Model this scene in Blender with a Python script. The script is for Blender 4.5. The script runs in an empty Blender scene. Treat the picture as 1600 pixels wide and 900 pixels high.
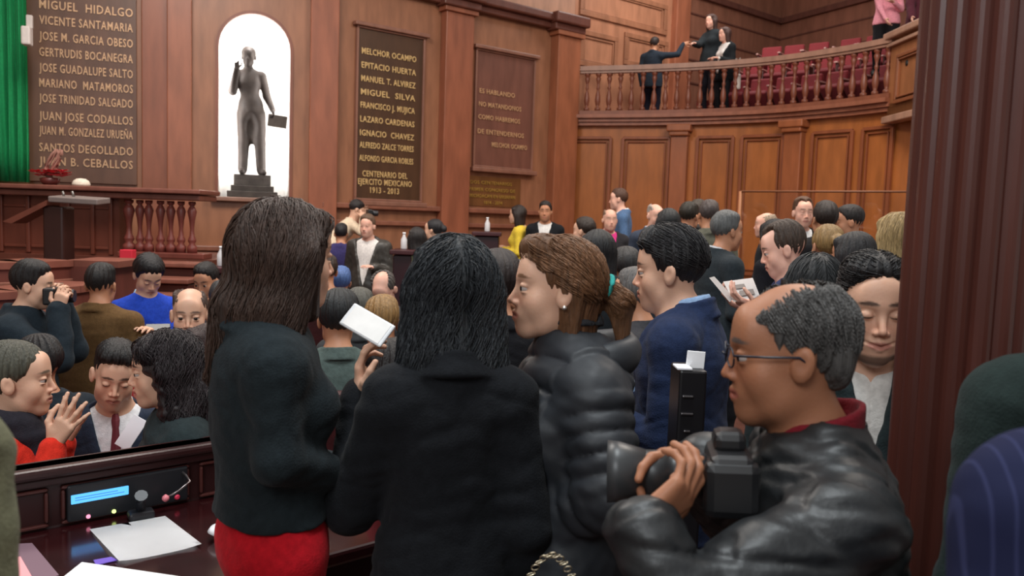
import bpy, bmesh, math, random, time
import numpy as np
from mathutils import Vector, Matrix
random.seed(7); np.random.seed(7)
T0 = time.time()
sc = bpy.context.scene
COL = sc.collection
# ------------------------------------------------------------------ camera, world, lights, exposure
EYE = np.array([0.0, 0.0, 1.68]); FPX = 1300.0
PITCH = math.atan(108 / FPX); ROLL = math.radians(1.9)
_F = np.array([0, math.cos(PITCH), -math.sin(PITCH)])
_U0 = np.array([0, math.sin(PITCH), math.cos(PITCH)])
_R0 = np.array([1.0, 0, 0])
_R = math.cos(ROLL) * _R0 + math.sin(ROLL) * _U0
_U = -math.sin(ROLL) * _R0 + math.cos(ROLL) * _U0
def ray(px, py):
    d = _F + _R * ((px - 800) / FPX) + _U * ((450 - py) / FPX)
    return d / d[1]
def W(px, py, Y):
    return EYE + ray(px, py) * Y
def on_z(px, py, z):
    d = ray(px, py); return EYE + d * ((z - EYE[2]) / d[2])
cam = bpy.data.cameras.new('camera'); co = bpy.data.objects.new('camera', cam); COL.objects.link(co)
cam.sensor_width = 36; cam.lens = 36 * FPX / 1600; cam.clip_start = .05; cam.clip_end = 100
co.matrix_world = Matrix(((_R[0], _U[0], -_F[0], EYE[0]), (_R[1], _U[1], -_F[1], EYE[1]), (_R[2], _U[2], -_F[2], EYE[2]), (0, 0, 0, 1)))
cam.dof.use_dof = True; cam.dof.focus_distance = 3.0; cam.dof.aperture_fstop = 5.0
sc.camera = co
sc.view_settings.view_transform = 'Standard'; sc.view_settings.look = 'None'
sc.view_settings.gamma = 1; sc.view_settings.use_curve_mapping = False
sc.view_settings.exposure = 0.12
wd = bpy.data.worlds.new('world'); sc.world = wd; wd.use_nodes = True
wd.node_tree.nodes['Background'].inputs[0].default_value = (1.0, .93, .88, 1)
wd.node_tree.nodes['Background'].inputs[1].default_value = 0.38
def area(name, loc, size, power, color, target=None, sizey=None):
    l = bpy.data.lights.new(name, 'AREA'); l.energy = power; l.color = color; l.size = size
    if sizey: l.shape = 'RECTANGLE'; l.size_y = sizey
    o = bpy.data.objects.new(name, l); COL.objects.link(o); o.location = loc
    if target is not None:
        o.rotation_euler = (Vector(target) - Vector(loc)).to_track_quat('-Z', 'Y').to_euler()
    return o
# ceiling lamps of the hall (above the frame)
area('ceiling_lamp', (-3.0, 6.5, 6.6), 2.2, 330, (1, .93, .86), (-3.2, 7.5, 0))
area('ceiling_lamp', (3.0, 7.0, 6.6), 2.2, 330, (1, .90, .80), (3.2, 8.5, 0))
area('ceiling_lamp', (0.0, 1.6, 5.4), 1.6, 130, (.90, .97, 1), (0.0, 2.6, 0))
area('ceiling_lamp', (-1.6, -2.6, 4.4), 1.8, 110, (.92, .97, 1), (-.3, 2.0, 1))
area('ceiling_lamp', (3.2, 14.2, 7.0), 1.6, 90, (1, .93, .88), (3.2, 15.0, 3))

# ------------------------------------------------------------------ materials
def mat(name, color, rough=.6, metal=0, spec=.5, noise=0, nscale=20, stretch=(1, 1, 1), bump=0, bscale=60, color2=None, emit=None, estr=0, attr=False, coat=0, sss=0, alpha=1, sheen=0, trans=0):
    m = bpy.data.materials.new(name); m.use_nodes = True
    nt = m.node_tree; b = nt.nodes['Principled BSDF']
    b.inputs['Roughness'].default_value = rough; b.inputs['Metallic'].default_value = metal
    b.inputs['Specular IOR Level'].default_value = spec
    b.inputs['Base Color'].default_value = (*color, 1)
    if coat: b.inputs['Coat Weight'].default_value = coat; b.inputs['Coat Roughness'].default_value = .25
    if sheen: b.inputs['Sheen Weight'].default_value = sheen
    if trans: b.inputs['Transmission Weight'].default_value = trans
    if sss:
        b.inputs['Subsurface Weight'].default_value = sss; b.inputs['Subsurface Radius'].default_value = (.01, .004, .002)
        b.inputs['Subsurface Scale'].default_value = .5
    if alpha < 1: b.inputs['Alpha'].default_value = alpha
    src = None
    if attr:
        a = nt.nodes.new('ShaderNodeAttribute'); a.attribute_name = 'Col'; src = a.outputs['Color']
    if noise or color2 or bump:
        tc = nt.nodes.new('ShaderNodeTexCoord'); mp = nt.nodes.new('ShaderNodeMapping')
        mp.inputs['Scale'].default_value = stretch; nt.links.new(tc.outputs['Object'], mp.inputs[0])
    if noise or color2:
        n = nt.nodes.new('ShaderNodeTexNoise'); n.inputs['Scale'].default_value = nscale; n.inputs['Detail'].default_value = 6
        nt.links.new(mp.outputs[0], n.inputs['Vector'])
        mx = nt.nodes.new('ShaderNodeMix'); mx.data_type = 'RGBA'
        r = nt.nodes.new('ShaderNodeMapRange'); r.inputs[1].default_value = .32; r.inputs[2].default_value = .68
        nt.links.new(n.outputs[0], r.inputs[0]); nt.links.new(r.outputs[0], mx.inputs[0])
        c2 = color2 if color2 else tuple(max(0, c * (1 - noise)) for c in color)
        if src is not None:
            mx.blend_type = 'MULTIPLY'; mx.inputs[0].default_value = 1
            nt.links.new(src, mx.inputs[6]); mx.inputs[7].default_value = (1 - noise, 1 - noise, 1 - noise, 1)
        else:
            mx.inputs[6].default_value = (*color, 1); mx.inputs[7].default_value = (*c2, 1)
        nt.links.new(mx.outputs[2], b.inputs['Base Color'])
    elif src is not None:
        nt.links.new(src, b.inputs['Base Color'])
    if bump:
        n2 = nt.nodes.new('ShaderNodeTexNoise'); n2.inputs['Scale'].default_value = bscale; n2.inputs['Detail'].default_value = 4
        nt.links.new(mp.outputs[0], n2.inputs['Vector'])
        bp = nt.nodes.new('ShaderNodeBump'); bp.inputs['Strength'].default_value = bump; bp.inputs['Distance'].default_value = .01
        nt.links.new(n2.outputs[0], bp.inputs['Height']); nt.links.new(bp.outputs[0], b.inputs['Normal'])
    if emit:
        b.inputs['Emission Color'].default_value = (*emit, 1); b.inputs['Emission Strength'].default_value = estr
    return m
def S(r, g, b):
    f = lambda c: (c / 255 / 12.92) if c / 255 <= .04045 else ((c / 255 + .055) / 1.055) ** 2.4
    return (f(r), f(g), f(b))
_mc = {}
def M(kind, rgb=None):
    k = (kind, rgb)
    if k in _mc: return _mc[k]
    c = S(*rgb) if rgb else None
    if kind == 'wood': m = mat('polished_wood', c, .38, noise=.28, nscale=5, stretch=(1.5, 1.5, .35), bump=.03, bscale=60, spec=.45)
    elif kind == 'cloth': m = mat('cloth', c, .88, noise=.25, nscale=60, bump=.25, bscale=220, spec=.15, sheen=.03)
    elif kind == 'pinstripe':
        m = mat('pinstripe_cloth', c, .85, spec=.15)
        nt = m.node_tree; b = nt.nodes['Principled BSDF']
        tc = nt.nodes.new('ShaderNodeTexCoord'); wv = nt.nodes.new('ShaderNodeTexWave'); wv.inputs['Scale'].default_value = 22; wv.inputs['Distortion'].default_value = .5; wv.inputs['Detail'].default_value = 0
        mp = nt.nodes.new('ShaderNodeMapping'); mp.inputs['Rotation'].default_value = (0, 0, .3); nt.links.new(tc.outputs['Object'], mp.inputs[0]); nt.links.new(mp.outputs[0], wv.inputs[0])
        cr = nt.nodes.new('ShaderNodeValToRGB'); cr.color_ramp.elements[0].position = .90; cr.color_ramp.elements[1].position = .98
        cr.color_ramp.elements[0].color = (*c, 1); cr.color_ramp.elements[1].color = (*[x * 1.7 + .006 for x in c], 1)
        nt.links.new(wv.outputs[0], cr.inputs[0]); nt.links.new(cr.outputs[0], b.inputs['Base Color'])
    elif kind == 'leather': m = mat('leather', c, .46, noise=.3, nscale=25, bump=.15, bscale=45, spec=.45)
    elif kind == 'nylon': m = mat('quilted_nylon', c, .55, noise=.2, nscale=14, bump=.12, bscale=26, spec=.4)
    elif kind == 'hair': m = mat('hair', c, .5, noise=.5, nscale=40, stretch=(3, 3, .25), bump=.5, bscale=90, spec=.4)
    elif kind == 'skin': m = mat('skin', (.5, .3, .2), .5, attr=True, bump=.06, bscale=150, spec=.35, sss=.12)
    elif kind == 'paint': m = mat('paint', c, .6, noise=.06, nscale=8)
    elif kind == 'plastic': m = mat('plastic', c, .4, noise=.08, nscale=30)
    elif kind == 'metal': m = mat('metal', c, .3, metal=.9, noise=.1, nscale=30)
    elif kind == 'gold': m = mat('gilt_letters', c, .45, metal=.3, noise=.12, nscale=30)
    elif kind == 'bronze': m = mat('patinated_bronze', c, .6, metal=0, spec=.25, noise=.35, nscale=9, bump=.2, bscale=30)
    elif kind == 'velvet': m = mat('upholstery', c, .75, noise=.18, nscale=30, sheen=.1, bump=.1, bscale=90)
    elif kind == 'paper': m = mat('paper', c, .8, noise=.04, nscale=12)
    elif kind == 'glass': m = mat('glass', (1, 1, 1), .03, trans=1.0, spec=.5)
    elif kind == 'glow': m = mat('lit_display', (.01, .01, .01), .3, emit=c, estr=1.6)
    _mc[k] = m
    return m

# ------------------------------------------------------------------ object helpers
def link(name, me, m=None, parent=None):
    o = bpy.data.objects.new(name, me); COL.objects.link(o)
    if m is not None and me is not None:
        if len(me.materials) == 0: me.materials.append(m)
    if parent is not None: o.parent = parent
    return o
def empty(name, loc=(0, 0, 0), rz=0):
    o = bpy.data.objects.new(name, None); COL.objects.link(o); o.location = loc; o.rotation_euler = (0, 0, rz); o.empty_display_size = .1
    return o
def tag(o, label=None, cat=None, group=None, kind=None):
    if label: o['label'] = label
    if cat: o['category'] = cat
    if group: o['group'] = group
    if kind: o['kind'] = kind
    return o
class MB:
    """collects simple shapes into one mesh"""
    def __init__(s): s.bm = bmesh.new()
    def box(s, c, d, rot=None, bev=0):
        r = bmesh.ops.create_cube(s.bm, size=1); vs = r['verts']
        for v in vs: v.co = Vector((v.co.x * d[0], v.co.y * d[1], v.co.z * d[2]))
        if bev:
            es = list({e for v in vs for e in v.link_edges})
            g = bmesh.ops.bevel(s.bm, geom=es, offset=bev, segments=2, affect='EDGES', profile=.5)
            vs = list({v for f in g['faces'] for v in f.verts} | {v for v in vs if v.is_valid})
        Mx = Matrix.Translation(Vector(c))
        if rot is not None: Mx = Mx @ (rot if isinstance(rot, Matrix) else Matrix.Rotation(rot, 4, 'Z'))
        bmesh.ops.transform(s.bm, matrix=Mx, verts=vs); return s
    def lathe(s, prof, c=(0, 0, 0), n=16, mtx=None):
        rings = []
        for r, z in prof:
            ring = []
            for i in range(n):
                a = 2 * math.pi * i / n
                p = Vector((max(r, 1e-4) * math.cos(a), max(r, 1e-4) * math.sin(a), z))
                if mtx is not None: p = mtx @ p
                ring.append(s.bm.verts.new(p + Vector(c)))
            rings.append(ring)
        for a, b in zip(rings[:-1], rings[1:]):
            for i in range(n):
                f = s.bm.faces.new((a[i], a[(i + 1) % n], b[(i + 1) % n], b[i])); f.smooth = True
        s.bm.faces.new(list(reversed(rings[0]))); s.bm.faces.new(rings[-1]); return s
    def tube(s, pts, rad, n=8):
        pts = [Vector(p) for p in pts]; rings = []
        for i, p in enumerate(pts):
            t = (pts[min(i + 1, len(pts) - 1)] - pts[max(i - 1, 0)]).normalized()
            up = Vector((0, 0, 1)) if abs(t.z) < .9 else Vector((1, 0, 0))
            a = t.cross(up).normalized(); b = t.cross(a).normalized()
            r = rad[i] if isinstance(rad, (list, tuple)) else rad
            rings.append([s.bm.verts.new(p + (a * math.cos(2 * math.pi * k / n) + b * math.sin(2 * math.pi * k / n)) * r) for k in range(n)])
        for a, b in zip(rings[:-1], rings[1:]):
            for i in range(n):
                f = s.bm.faces.new((a[i], a[(i + 1) % n], b[(i + 1) % n], b[i])); f.smooth = True
        s.bm.faces.new(list(reversed(rings[0]))); s.bm.faces.new(rings[-1]); return s
    def prism(s, poly, z0, z1):
        a = [s.bm.verts.new((x, y, z0)) for x, y in poly]; b = [s.bm.verts.new((x, y, z1)) for x, y in poly]
        n = len(poly)
        for i in range(n): s.bm.faces.new((a[i], a[(i + 1) % n], b[(i + 1) % n], b[i]))
        s.bm.faces.new(list(reversed(a))); s.bm.faces.new(b); return s
    def hexa(s, q):
        """8 corners: bottom 4 then top 4"""
        v = [s.bm.verts.new(tuple(p)) for p in q]
        for f in ((3, 2, 1, 0), (4, 5, 6, 7), (0, 1, 5, 4), (1, 2, 6, 5), (2, 3, 7, 6), (3, 0, 4, 7)): s.bm.faces.new([v[i] for i in f])
        return s
    def build(s, name, m=None, parent=None, mtx=None):
        if mtx is not None: bmesh.ops.transform(s.bm, matrix=mtx, verts=s.bm.verts)
        bmesh.ops.recalc_face_normals(s.bm, faces=s.bm.faces)
        me = bpy.data.meshes.new(name); s.bm.to_mesh(me); s.bm.free()
        return link(name, me, m, parent)
def copy_tree(o, parent=None):
    c = o.copy(); COL.objects.link(c)
    if parent is not None: c.parent = parent
    for ch in o.children: copy_tree(ch, c)
    return c

# ------------------------------------------------------------------ implicit surfaces: rounded bodies, hair and cloth meshed as one continuous skin
def V3(*a): return np.array(a, float)
def rotm(rx=0, ry=0, rz=0):
    return np.array((Matrix.Rotation(rz, 3, 'Z') @ Matrix.Rotation(ry, 3, 'Y') @ Matrix.Rotation(rx, 3, 'X')))
class Prim:
    __slots__ = ('t', 'p', 'k', 'op', 'o', 'R', 'sc', 'n', 'amp')
    def __init__(s, t, p, k=.02, op='+', o=None, R=None, sc=None, n=0, amp=0):
        s.t, s.p, s.k, s.op, s.o, s.R, s.sc, s.n, s.amp = t, p, k, op, o, R, sc, n, amp
    def ev(s, P):
        g = 1.0
        if s.o is not None: P = P - s.o
        if s.R is not None: P = P @ s.R
        if s.sc is not None: P = P / s.sc; g = float(np.min(s.sc))
        if s.t == 'c':
            a, b, ra, rb = s.p
            ab = b - a; L = max(float(ab @ ab), 1e-9)
            t = np.clip((P - a) @ ab / L, 0, 1)
            q = P - a - t[:, None] * ab
            r = ra + t * (rb - ra)
            if s.n: r = r + s.amp * (np.abs(np.sin(t * s.n * math.pi)) ** .6 - .6)
            d = np.sqrt(np.einsum('ij,ij->i', q, q)) - r
        elif s.t == 'e':
            c, r = s.p
            q = (P - c) / r; k0 = np.sqrt(np.einsum('ij,ij->i', q, q)) + 1e-9
            q2 = q / r; k1 = np.sqrt(np.einsum('ij,ij->i', q2, q2)) + 1e-9
            d = k0 * (k0 - 1) / k1
        elif s.t == 'b':
            c, h, r = s.p
            q = np.abs(P - c) - (h - r)
            d = np.linalg.norm(np.maximum(q, 0), axis=1) + np.minimum(q.max(axis=1), 0) - r
        else:
            d = s.p(P)
        return d * g
def cap(a, b, ra, rb=None, k=.02, **kw): return Prim('c', (V3(*a), V3(*b), ra, ra if rb is None else rb), k, **kw)
def ell(c, r, k=.02, R=None, **kw):
    if R is None: return Prim('e', (V3(*c), V3(*r)), k, **kw)
    return Prim('e', (V3(0, 0, 0), V3(*r)), k, o=V3(*c), R=R, **kw)
def rbox(c, h, r, k=.01, R=None, **kw):
    if R is None: return Prim('b', (V3(*c), V3(*h), r), k, **kw)
    return Prim('b', (V3(0, 0, 0), V3(*h), r), k, o=V3(*c), R=R, **kw)
def xf(prims, o, R=None, s=1.0):
    """place local prims in another frame"""
    out = []
    R = np.eye(3) if R is None else R; o = V3(*o)
    for p in prims:
        q = Prim(p.t, p.p, p.k * s, p.op, n=p.n, amp=p.amp * s)
        base_o = p.o if p.o is not None else V3(0, 0, 0); base_R = p.R if p.R is not None else np.eye(3)
        q.o = o + R @ base_o * s; q.R = R @ base_R
        q.sc = (p.sc if p.sc is not None else V3(1, 1, 1)) * s
        q.k = p.k * s
        out.append(q)
    return out
def comb(d, e, p):
    k = max(p.k, 1e-6)
    if p.op == '+':
        h = np.maximum(k - np.abs(d - e), 0) / k
        return np.minimum(d, e) - h * h * k * .25
    if p.op == '-':
        e = -e
        h = np.maximum(k - np.abs(d - e), 0) / k
        return np.maximum(d, e) + h * h * k * .25
    if p.op == '&':
        h = np.maximum(k - np.abs(d - e), 0) / k
        return np.maximum(d, e) + h * h * k * .25
def field(prims, P):
    d = np.full(len(P), 10.0)
    for p in prims: d = comb(d, p.ev(P), p)
    return d
def wob(P, f, seed=0):
    r = np.random.RandomState(seed); v = 0
    for i in range(4):
        w = r.normal(size=(3, 3)); w /= np.linalg.norm(w, axis=1)[:, None]
        ph = r.uniform(0, 6.28, 3)
        v = v + np.sin(P @ w[0] * f * (1 + .37 * i) + ph[0] + 1.3 * np.sin(P @ w[1] * f * .6 + ph[1])) / (1 + .5 * i)
    return v / 2.4
def surf(prims, h, disp=None, lo=None, hi=None, dmax=.02, color=None):
    n = 8; B = n * h
    lo = V3(*lo); hi = V3(*hi)
    base = np.floor(lo / B).astype(int); top = np.ceil(hi / B).astype(int) + 1
    gx, gy, gz = [np.arange(base[i], top[i]) for i in range(3)]
    G = np.stack(np.meshgrid(gx, gy, gz, indexing='ij'), -1).reshape(-1, 3)
    C = (G + .5) * B
    rad = B * .87
    dm = np.full(len(C), 10.0); PD = []
    for p in prims:
        e = p.ev(C); PD.append(e); dm = comb(dm, e, p)
    act = np.abs(dm) < rad * 1.25 + dmax
    G = G[act]; C = C[act]; dm = dm[act]; PD = [e[act] for e in PD]
    if len(G) == 0: return None
    ii = np.stack(np.meshgrid(*[np.arange(n + 1)] * 3, indexing='ij'), -1).reshape(-1, 3)
    NB = len(G); NP = len(ii)
    Dv = np.empty((NB, NP))
    CH = 400
    for s0 in range(0, NB, CH):
        sl = slice(s0, min(NB, s0 + CH)); nb = sl.stop - s0
        P = ((G[sl, None, :] * n + ii[None]) * h)
        d = np.full((nb, NP), 10.0)
        for p, e in zip(prims, PD):
            ee = e[sl]
            if p.op == '+': use = ee < rad * 1.3 + p.k + dmax + .01
            elif p.op == '-': use = ee < rad * 1.5 + p.k + .02
            else: use = np.ones(nb, bool)
            if not use.any(): continue
            pe = p.ev(P[use].reshape(-1, 3)).reshape(-1, NP)
            d[use] = comb(d[use], pe, p)
        if disp is not None:
            pts = P.reshape(-1, 3); d = disp(pts, d.reshape(-1)).reshape(nb, NP)
        Dv[sl] = d
    D4 = Dv.reshape(NB, n + 1, n + 1, n + 1)
    ins = D4 < 0
    c8 = [(a, b, c) for a in (0, 1) for b in (0, 1) for c in (0, 1)]
    cnt = sum(ins[:, a:n + a, b:n + b, c:n + c].astype(np.int8) for a, b, c in c8)
    bi, ci, cj, ck = np.nonzero((cnt > 0) & (cnt < 8))
    if len(bi) == 0: return None
    vals = np.stack([D4[bi, ci + a, cj + b, ck + c] for a, b, c in c8], 1)
    acc = np.zeros((len(bi), 3)); num = np.zeros(len(bi))
    off = np.array(c8, float)
    for x in range(8):
        for y in range(x + 1, 8):
            if np.abs(off[x] - off[y]).sum() != 1: continue
            va, vb = vals[:, x], vals[:, y]; m = (va < 0) != (vb < 0)
            t = np.where(m, va / np.where(m, va - vb, 1), 0)
            acc += np.where(m[:, None], off[x] + t[:, None] * (off[y] - off[x]), 0); num += m
    pos = acc / num[:, None]
    gi = G[bi] * n + np.stack([ci, cj, ck], 1)
    verts = (gi + pos) * h
    O = 1 << 20
    def key(g): return ((g[:, 0] + O // 2) * O + (g[:, 1] + O // 2)) * O + (g[:, 2] + O // 2)
    kk = key(gi); order = np.argsort(kk); ks = kk[order]
    quads = []
    for ax in range(3):
        d1 = [0, 0, 0]; d1[ax] = 1
        A = ins[:, :n, :n, :n]; Bb = ins[:, d1[0]:n + d1[0], d1[1]:n + d1[1], d1[2]:n + d1[2]]
        b_, i_, j_, k_ = np.nonzero(A != Bb)
        sgn = A[b_, i_, j_, k_]
        g = G[b_] * n + np.stack([i_, j_, k_], 1)
        u = (ax + 1) % 3; v = (ax + 2) % 3
        offs = [(0, 0), (-1, 0), (-1, -1), (0, -1)]
        idx = []
        ok = np.ones(len(g), bool)
        for du, dv in offs:
            gg = g.copy(); gg[:, u] += du; gg[:, v] += dv
            q = key(gg); pz = np.searchsorted(ks, q); pz = np.minimum(pz, len(ks) - 1)
            ok &= ks[pz] == q; idx.append(order[pz])
        Q = np.stack(idx, 1); Q = np.where(sgn[:, None], Q, Q[:, ::-1])
        quads.append(Q[ok])
    Q = np.concatenate(quads)
    return verts, Q
def relax(verts, Q, it=1, f=.5):
    a = np.concatenate([Q[:, i] for i in range(4)] * 2); b = np.concatenate([np.roll(Q, -1, 1)[:, i] for i in range(4)] + [np.roll(Q, 1, 1)[:, i] for i in range(4)])
    cnt = np.bincount(a, minlength=len(verts)); cnt[cnt == 0] = 1
    for _ in range(it):
        m = np.stack([np.bincount(a, weights=verts[b, k], minlength=len(verts)) for k in range(3)], 1) / cnt[:, None]
        verts = np.where((cnt > 1)[:, None], verts * (1 - f) + m * f, verts)
    return verts
def np_mesh(name, verts, Q, cols=None, smooth=True):
    me = bpy.data.meshes.new(name)
    k = Q.shape[1]
    me.vertices.add(len(verts)); me.vertices.foreach_set('co', verts.astype(np.float32).ravel())
    me.loops.add(Q.size); me.loops.foreach_set('vertex_index', Q.astype(np.int32).ravel())
    me.polygons.add(len(Q)); me.polygons.foreach_set('loop_start', np.arange(0, Q.size, k, dtype=np.int32))
    me.polygons.foreach_set('use_smooth', np.full(len(Q), smooth))
    if cols is not None:
        ca = me.color_attributes.new('Col', 'FLOAT_COLOR', 'POINT')
        ca.data.foreach_set('color', np.concatenate([cols, np.ones((len(cols), 1))], 1).astype(np.float32).ravel())
    me.update(calc_edges=True); me.validate()
    return me
# ------------------------------------------------------------------ people
SK = {'lt': S(214, 168, 142), 'md': S(186, 132, 102), 'dk': S(158, 106, 78), 'pk': S(222, 172, 152)}
def head_prims(fem=False, closed=False, stout=0.0, smile=False):
    j = .9 if fem else 1.0
    P = [ell((0, -.014, .034), (.074, .094, .084), .01),
         ell((0, .022, -.028), (.060 + stout, .066, .082), .03),
         cap((-.034 * j, .022, -.072), (.034 * j, .022, -.072), .026 + stout, k=.03),
         ell((0, .058, -.095), (.026 * j, .024, .019), .025),
         cap((-.03 * j, .03, -.085), (0, .062, -.098), .017 + stout * .6, k=.02), cap((.03 * j, .03, -.085), (0, .062, -.098), .017 + stout * .6, k=.02),
         ell((-.037, .052, -.034), (.024 + stout * .5, .022, .028), .025), ell((.037, .052, -.034), (.024 + stout * .5, .022, .028), .025),
         cap((-.036, .068, .022), (-.010, .080, .018), .008, k=.016), cap((.036, .068, .022), (.010, .080, .018), .008, k=.016),
         ell((0, .070, .045), (.045, .018, .035), .03),
         ell((-.031, .099, .001), (.019, .021, .0125), .014, op='-'), ell((.031, .099, .001), (.019, .021, .0125), .014, op='-'),
         cap((0, .084, .008), (0, .104, -.033), .006, .0088, k=.013),
         ell((-.0115, .094, -.038), (.007, .008, .006), .007), ell((.0115, .094, -.038), (.007, .008, .006), .007),
         ell((0, .074, -.066), (.03, .018, .02), .02),
         cap((-.023, .080, -.0655), (0, .0925, -.0610), .0042, .0055, k=.006), cap((.023, .080, -.0655), (0, .0925, -.0610), .0042, .0055, k=.006),
         cap((-.020, .080, -.070), (0, .0905, -.0735), .0045, .0065, k=.006), cap((.020, .080, -.070), (0, .0905, -.0735), .0045, .0065, k=.006),
         cap((-.021, .092, -.0676), (.021, .092, -.0676), .0022, k=.005, op='-')]
    if smile:
        P += [cap((-.036, .070, -.058), (-.012, .089, -.069), .0052, k=.006), cap((.036, .070, -.058), (.012, .089, -.069), .0052, k=.006),
              cap((-.034, .080, -.0595), (0, .097, -.0700), .0026, k=.004, op='-'), cap((.034, .080, -.0595), (0, .097, -.0700), .0026, k=.004, op='-'), ell((-.042, .058, -.030), (.024, .022, .022), .02), ell((.042, .058, -.030), (.024, .022, .022), .02)]
    for sx in (-1, 1):
        if closed: P.append(ell((sx * .031, .0775, .0), (.0150, .0140, .0135), .004))
        else:
            P += [ell((sx * .031, .0765, .0062), (.0152, .0140, .0078), .003), ell((sx * .031, .0755, -.0092), (.0145, .0128, .0050), .004)]
        R = rotm(rx=.2, rz=sx * .35)
        P += [ell((sx * .079, -.008, -.008), (.0095, .019, .031), .005, R=R), ell((sx * .091, -.004, -.005), (.007, .011, .018), .004, R=R, op='-')]
    return P
def neck_prims(H, N, r=.052):
    return [cap(H + V3(0, -.02, -.06), N + V3(0, 0, .01), r, r * 1.08, k=.03)]
def hand_prims(w, f, n, right=True, curl=.5, s=1.0, spread=.12, thumb=.4, thick=0.0):
    w = V3(*w); f = V3(*f); f /= np.linalg.norm(f); n = V3(*n); n = n - f * (n @ f); n /= np.linalg.norm(n)
    l = np.cross(f, n) * (1 if right else -1)
    P = []
    a = w + f * .02 * s; b = w + f * .078 * s
    for o in (.026, .009, -.009, -.026):
        P.append(cap(w + l * o * .6 * s + f * .01 * s, w + f * (.085 - abs(o - .005) * .25) * s + l * o * s, .0145 * s, .0115 * s, k=.012))
    P.append(ell(w + f * .035 * s + l * .022 * s + n * .008 * s, (.02 * s, .02 * s, .02 * s), .015))
    L = ((.042, .026, .021), (.046, .029, .022), (.042, .026, .021), (.033, .021, .018))
    for i, o in enumerate((.027, .009, -.009, -.026)):
        root = w + f * (.088 - abs(o - .006) * .3) * s + l * o * s
        d = f + l * (1.5 - i) * spread * .66; d /= np.linalg.norm(d)
        c = curl[i] if isinstance(curl, (list, tuple)) else curl * (1 + .12 * i)
        ang = 0; rr = [.0092, .0083, .0076, .0068]
        if i == 3: rr = [x * .85 for x in rr]
        for j in range(3):
            ang += c * (.75, 1.0, .75)[j]
            dd = d * math.cos(ang) + n * math.sin(ang)
            e = root + dd * L[i][j] * s
            P.append(cap(root, e, (rr[j] + thick) * s, (rr[j + 1] + thick) * s, k=.004)); root = e
    tr = w + f * .022 * s + l * .024 * s + n * .006 * s
    d1 = f * .62 + l * .78 + n * .25 * thumb; d1 /= np.linalg.norm(d1)
    t1 = tr + d1 * .045 * s
    d2 = f * .85 + l * (.5 - thumb * .6) + n * thumb; d2 /= np.linalg.norm(d2)
    t2 = t1 + d2 * .034 * s
    d3 = f * .95 + l * (.3 - thumb * .8) + n * thumb * 1.3; d3 /= np.linalg.norm(d3)
    P += [cap(tr, t1, .0145 * s, .0105 * s, k=.01), cap(t1, t2, .0105 * s, .0095 * s, k=.004), cap(t2, t2 + d3 * .026 * s, .0095 * s, .0078 * s, k=.004)]
    return P
def hline(pts, a_k=.022, up=0.0):
    ys = [p[0] for p in pts]; zs = [p[1] + (up if p[0] > .03 else 0) for p in pts]
    return Prim('f', lambda P: (np.interp(P[:, 1], ys, zs) + .004 * np.sin(P[:, 0] * 260 + P[:, 1] * 90) - P[:, 2]) * .7, a_k, '&')
HL_S = [(-.12, -.09), (-.09, -.085), (-.055, -.07), (-.035, -.045), (-.022, -.005), (.0, .004), (.008, -.018), (.026, -.012), (.036, .03), (.05, .05), (.07, .062), (.12, .07)]
HL_F = [(-.12, -.10), (-.06, -.09), (-.03, -.05), (-.015, .0), (.005, .0), (.03, .0), (.045, .035), (.06, .058), (.12, .066)]
def hair_prims(st):
    k = st[0]
    a = dict(st[1]) if len(st) > 1 else {}
    if k == 'short':
        t = a.get('t', .008); u = a.get('top', .018)
        P = [ell((0, -.018, .045), (.072 + t, .090 + t, .074 + u), .01), ell((.01, .0, .095), (.06, .07, .028 + u * .4), .03)]
        if a.get('quiff'): P += [cap((-.03, .065, .085), (.035, .06, .09), .024, k=.03), ell((0, .02, .11), (.055, .06, .03), .02)]
        P += [hline(HL_S, up=a.get('up', .007))]
        if a.get('recede'): P += [ell((-.045, .075, .09), (.035, .05, .04), .015, op='-'), ell((.045, .075, .09), (.035, .05, .04), .015, op='-')]
        if a.get('bald'): P += [ell((0, .045, .12), (.062, .115, .062), .02, op='-')]
        P += [ell((0, .10, -.03), (.058, .07, .088), .008, op='-')]
        return P
    if k == 'bun' or k == 'pony':
        P = [ell((0, -.018, .036), (.084, .102, .093), .01), hline(HL_F), ell((0, .10, -.03), (.060, .07, .092), .008, op='-')]
        if k == 'bun': P += [ell((0, -.125, .02), (.04, .035, .04), .01)]
        else: P += [cap((0, -.10, .012), (0, -.135, .008), .020, .018, k=.012)]
        return P
    L = a.get('L', .22); w = a.get('w', .0); bk = a.get('back', 1.0)
    P = [ell((0, -.020, .040), (.086 + w, .104 + w, .094 + w * .6), .01)]
    if a.get('front', 1): P += [cap((-.05, .045, .075), (.03, .06, .085), .022, k=.02)]
    for sx in (-1, 1):
        fw = a.get('sidefwd', .0)
        P += [cap((sx * (.062 + w), -.01 + fw, .0), (sx * (.072 + w), -.03 + fw, -L), .042 + w * .5, .03 + w * .5, k=.03)]
    P += [Prim('c', (V3(0, -.06, .0), V3(0, -.085 * bk, -L), .088 + w, .075 + w), .04, sc=V3(1, .72, 1))]
    P += [ell((0, .10, -.035), (.058, .085, .10), .01, op='-'), ell((0, .02, -.13), (.045, .07, .06), .02, op='-')]
    return P
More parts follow.
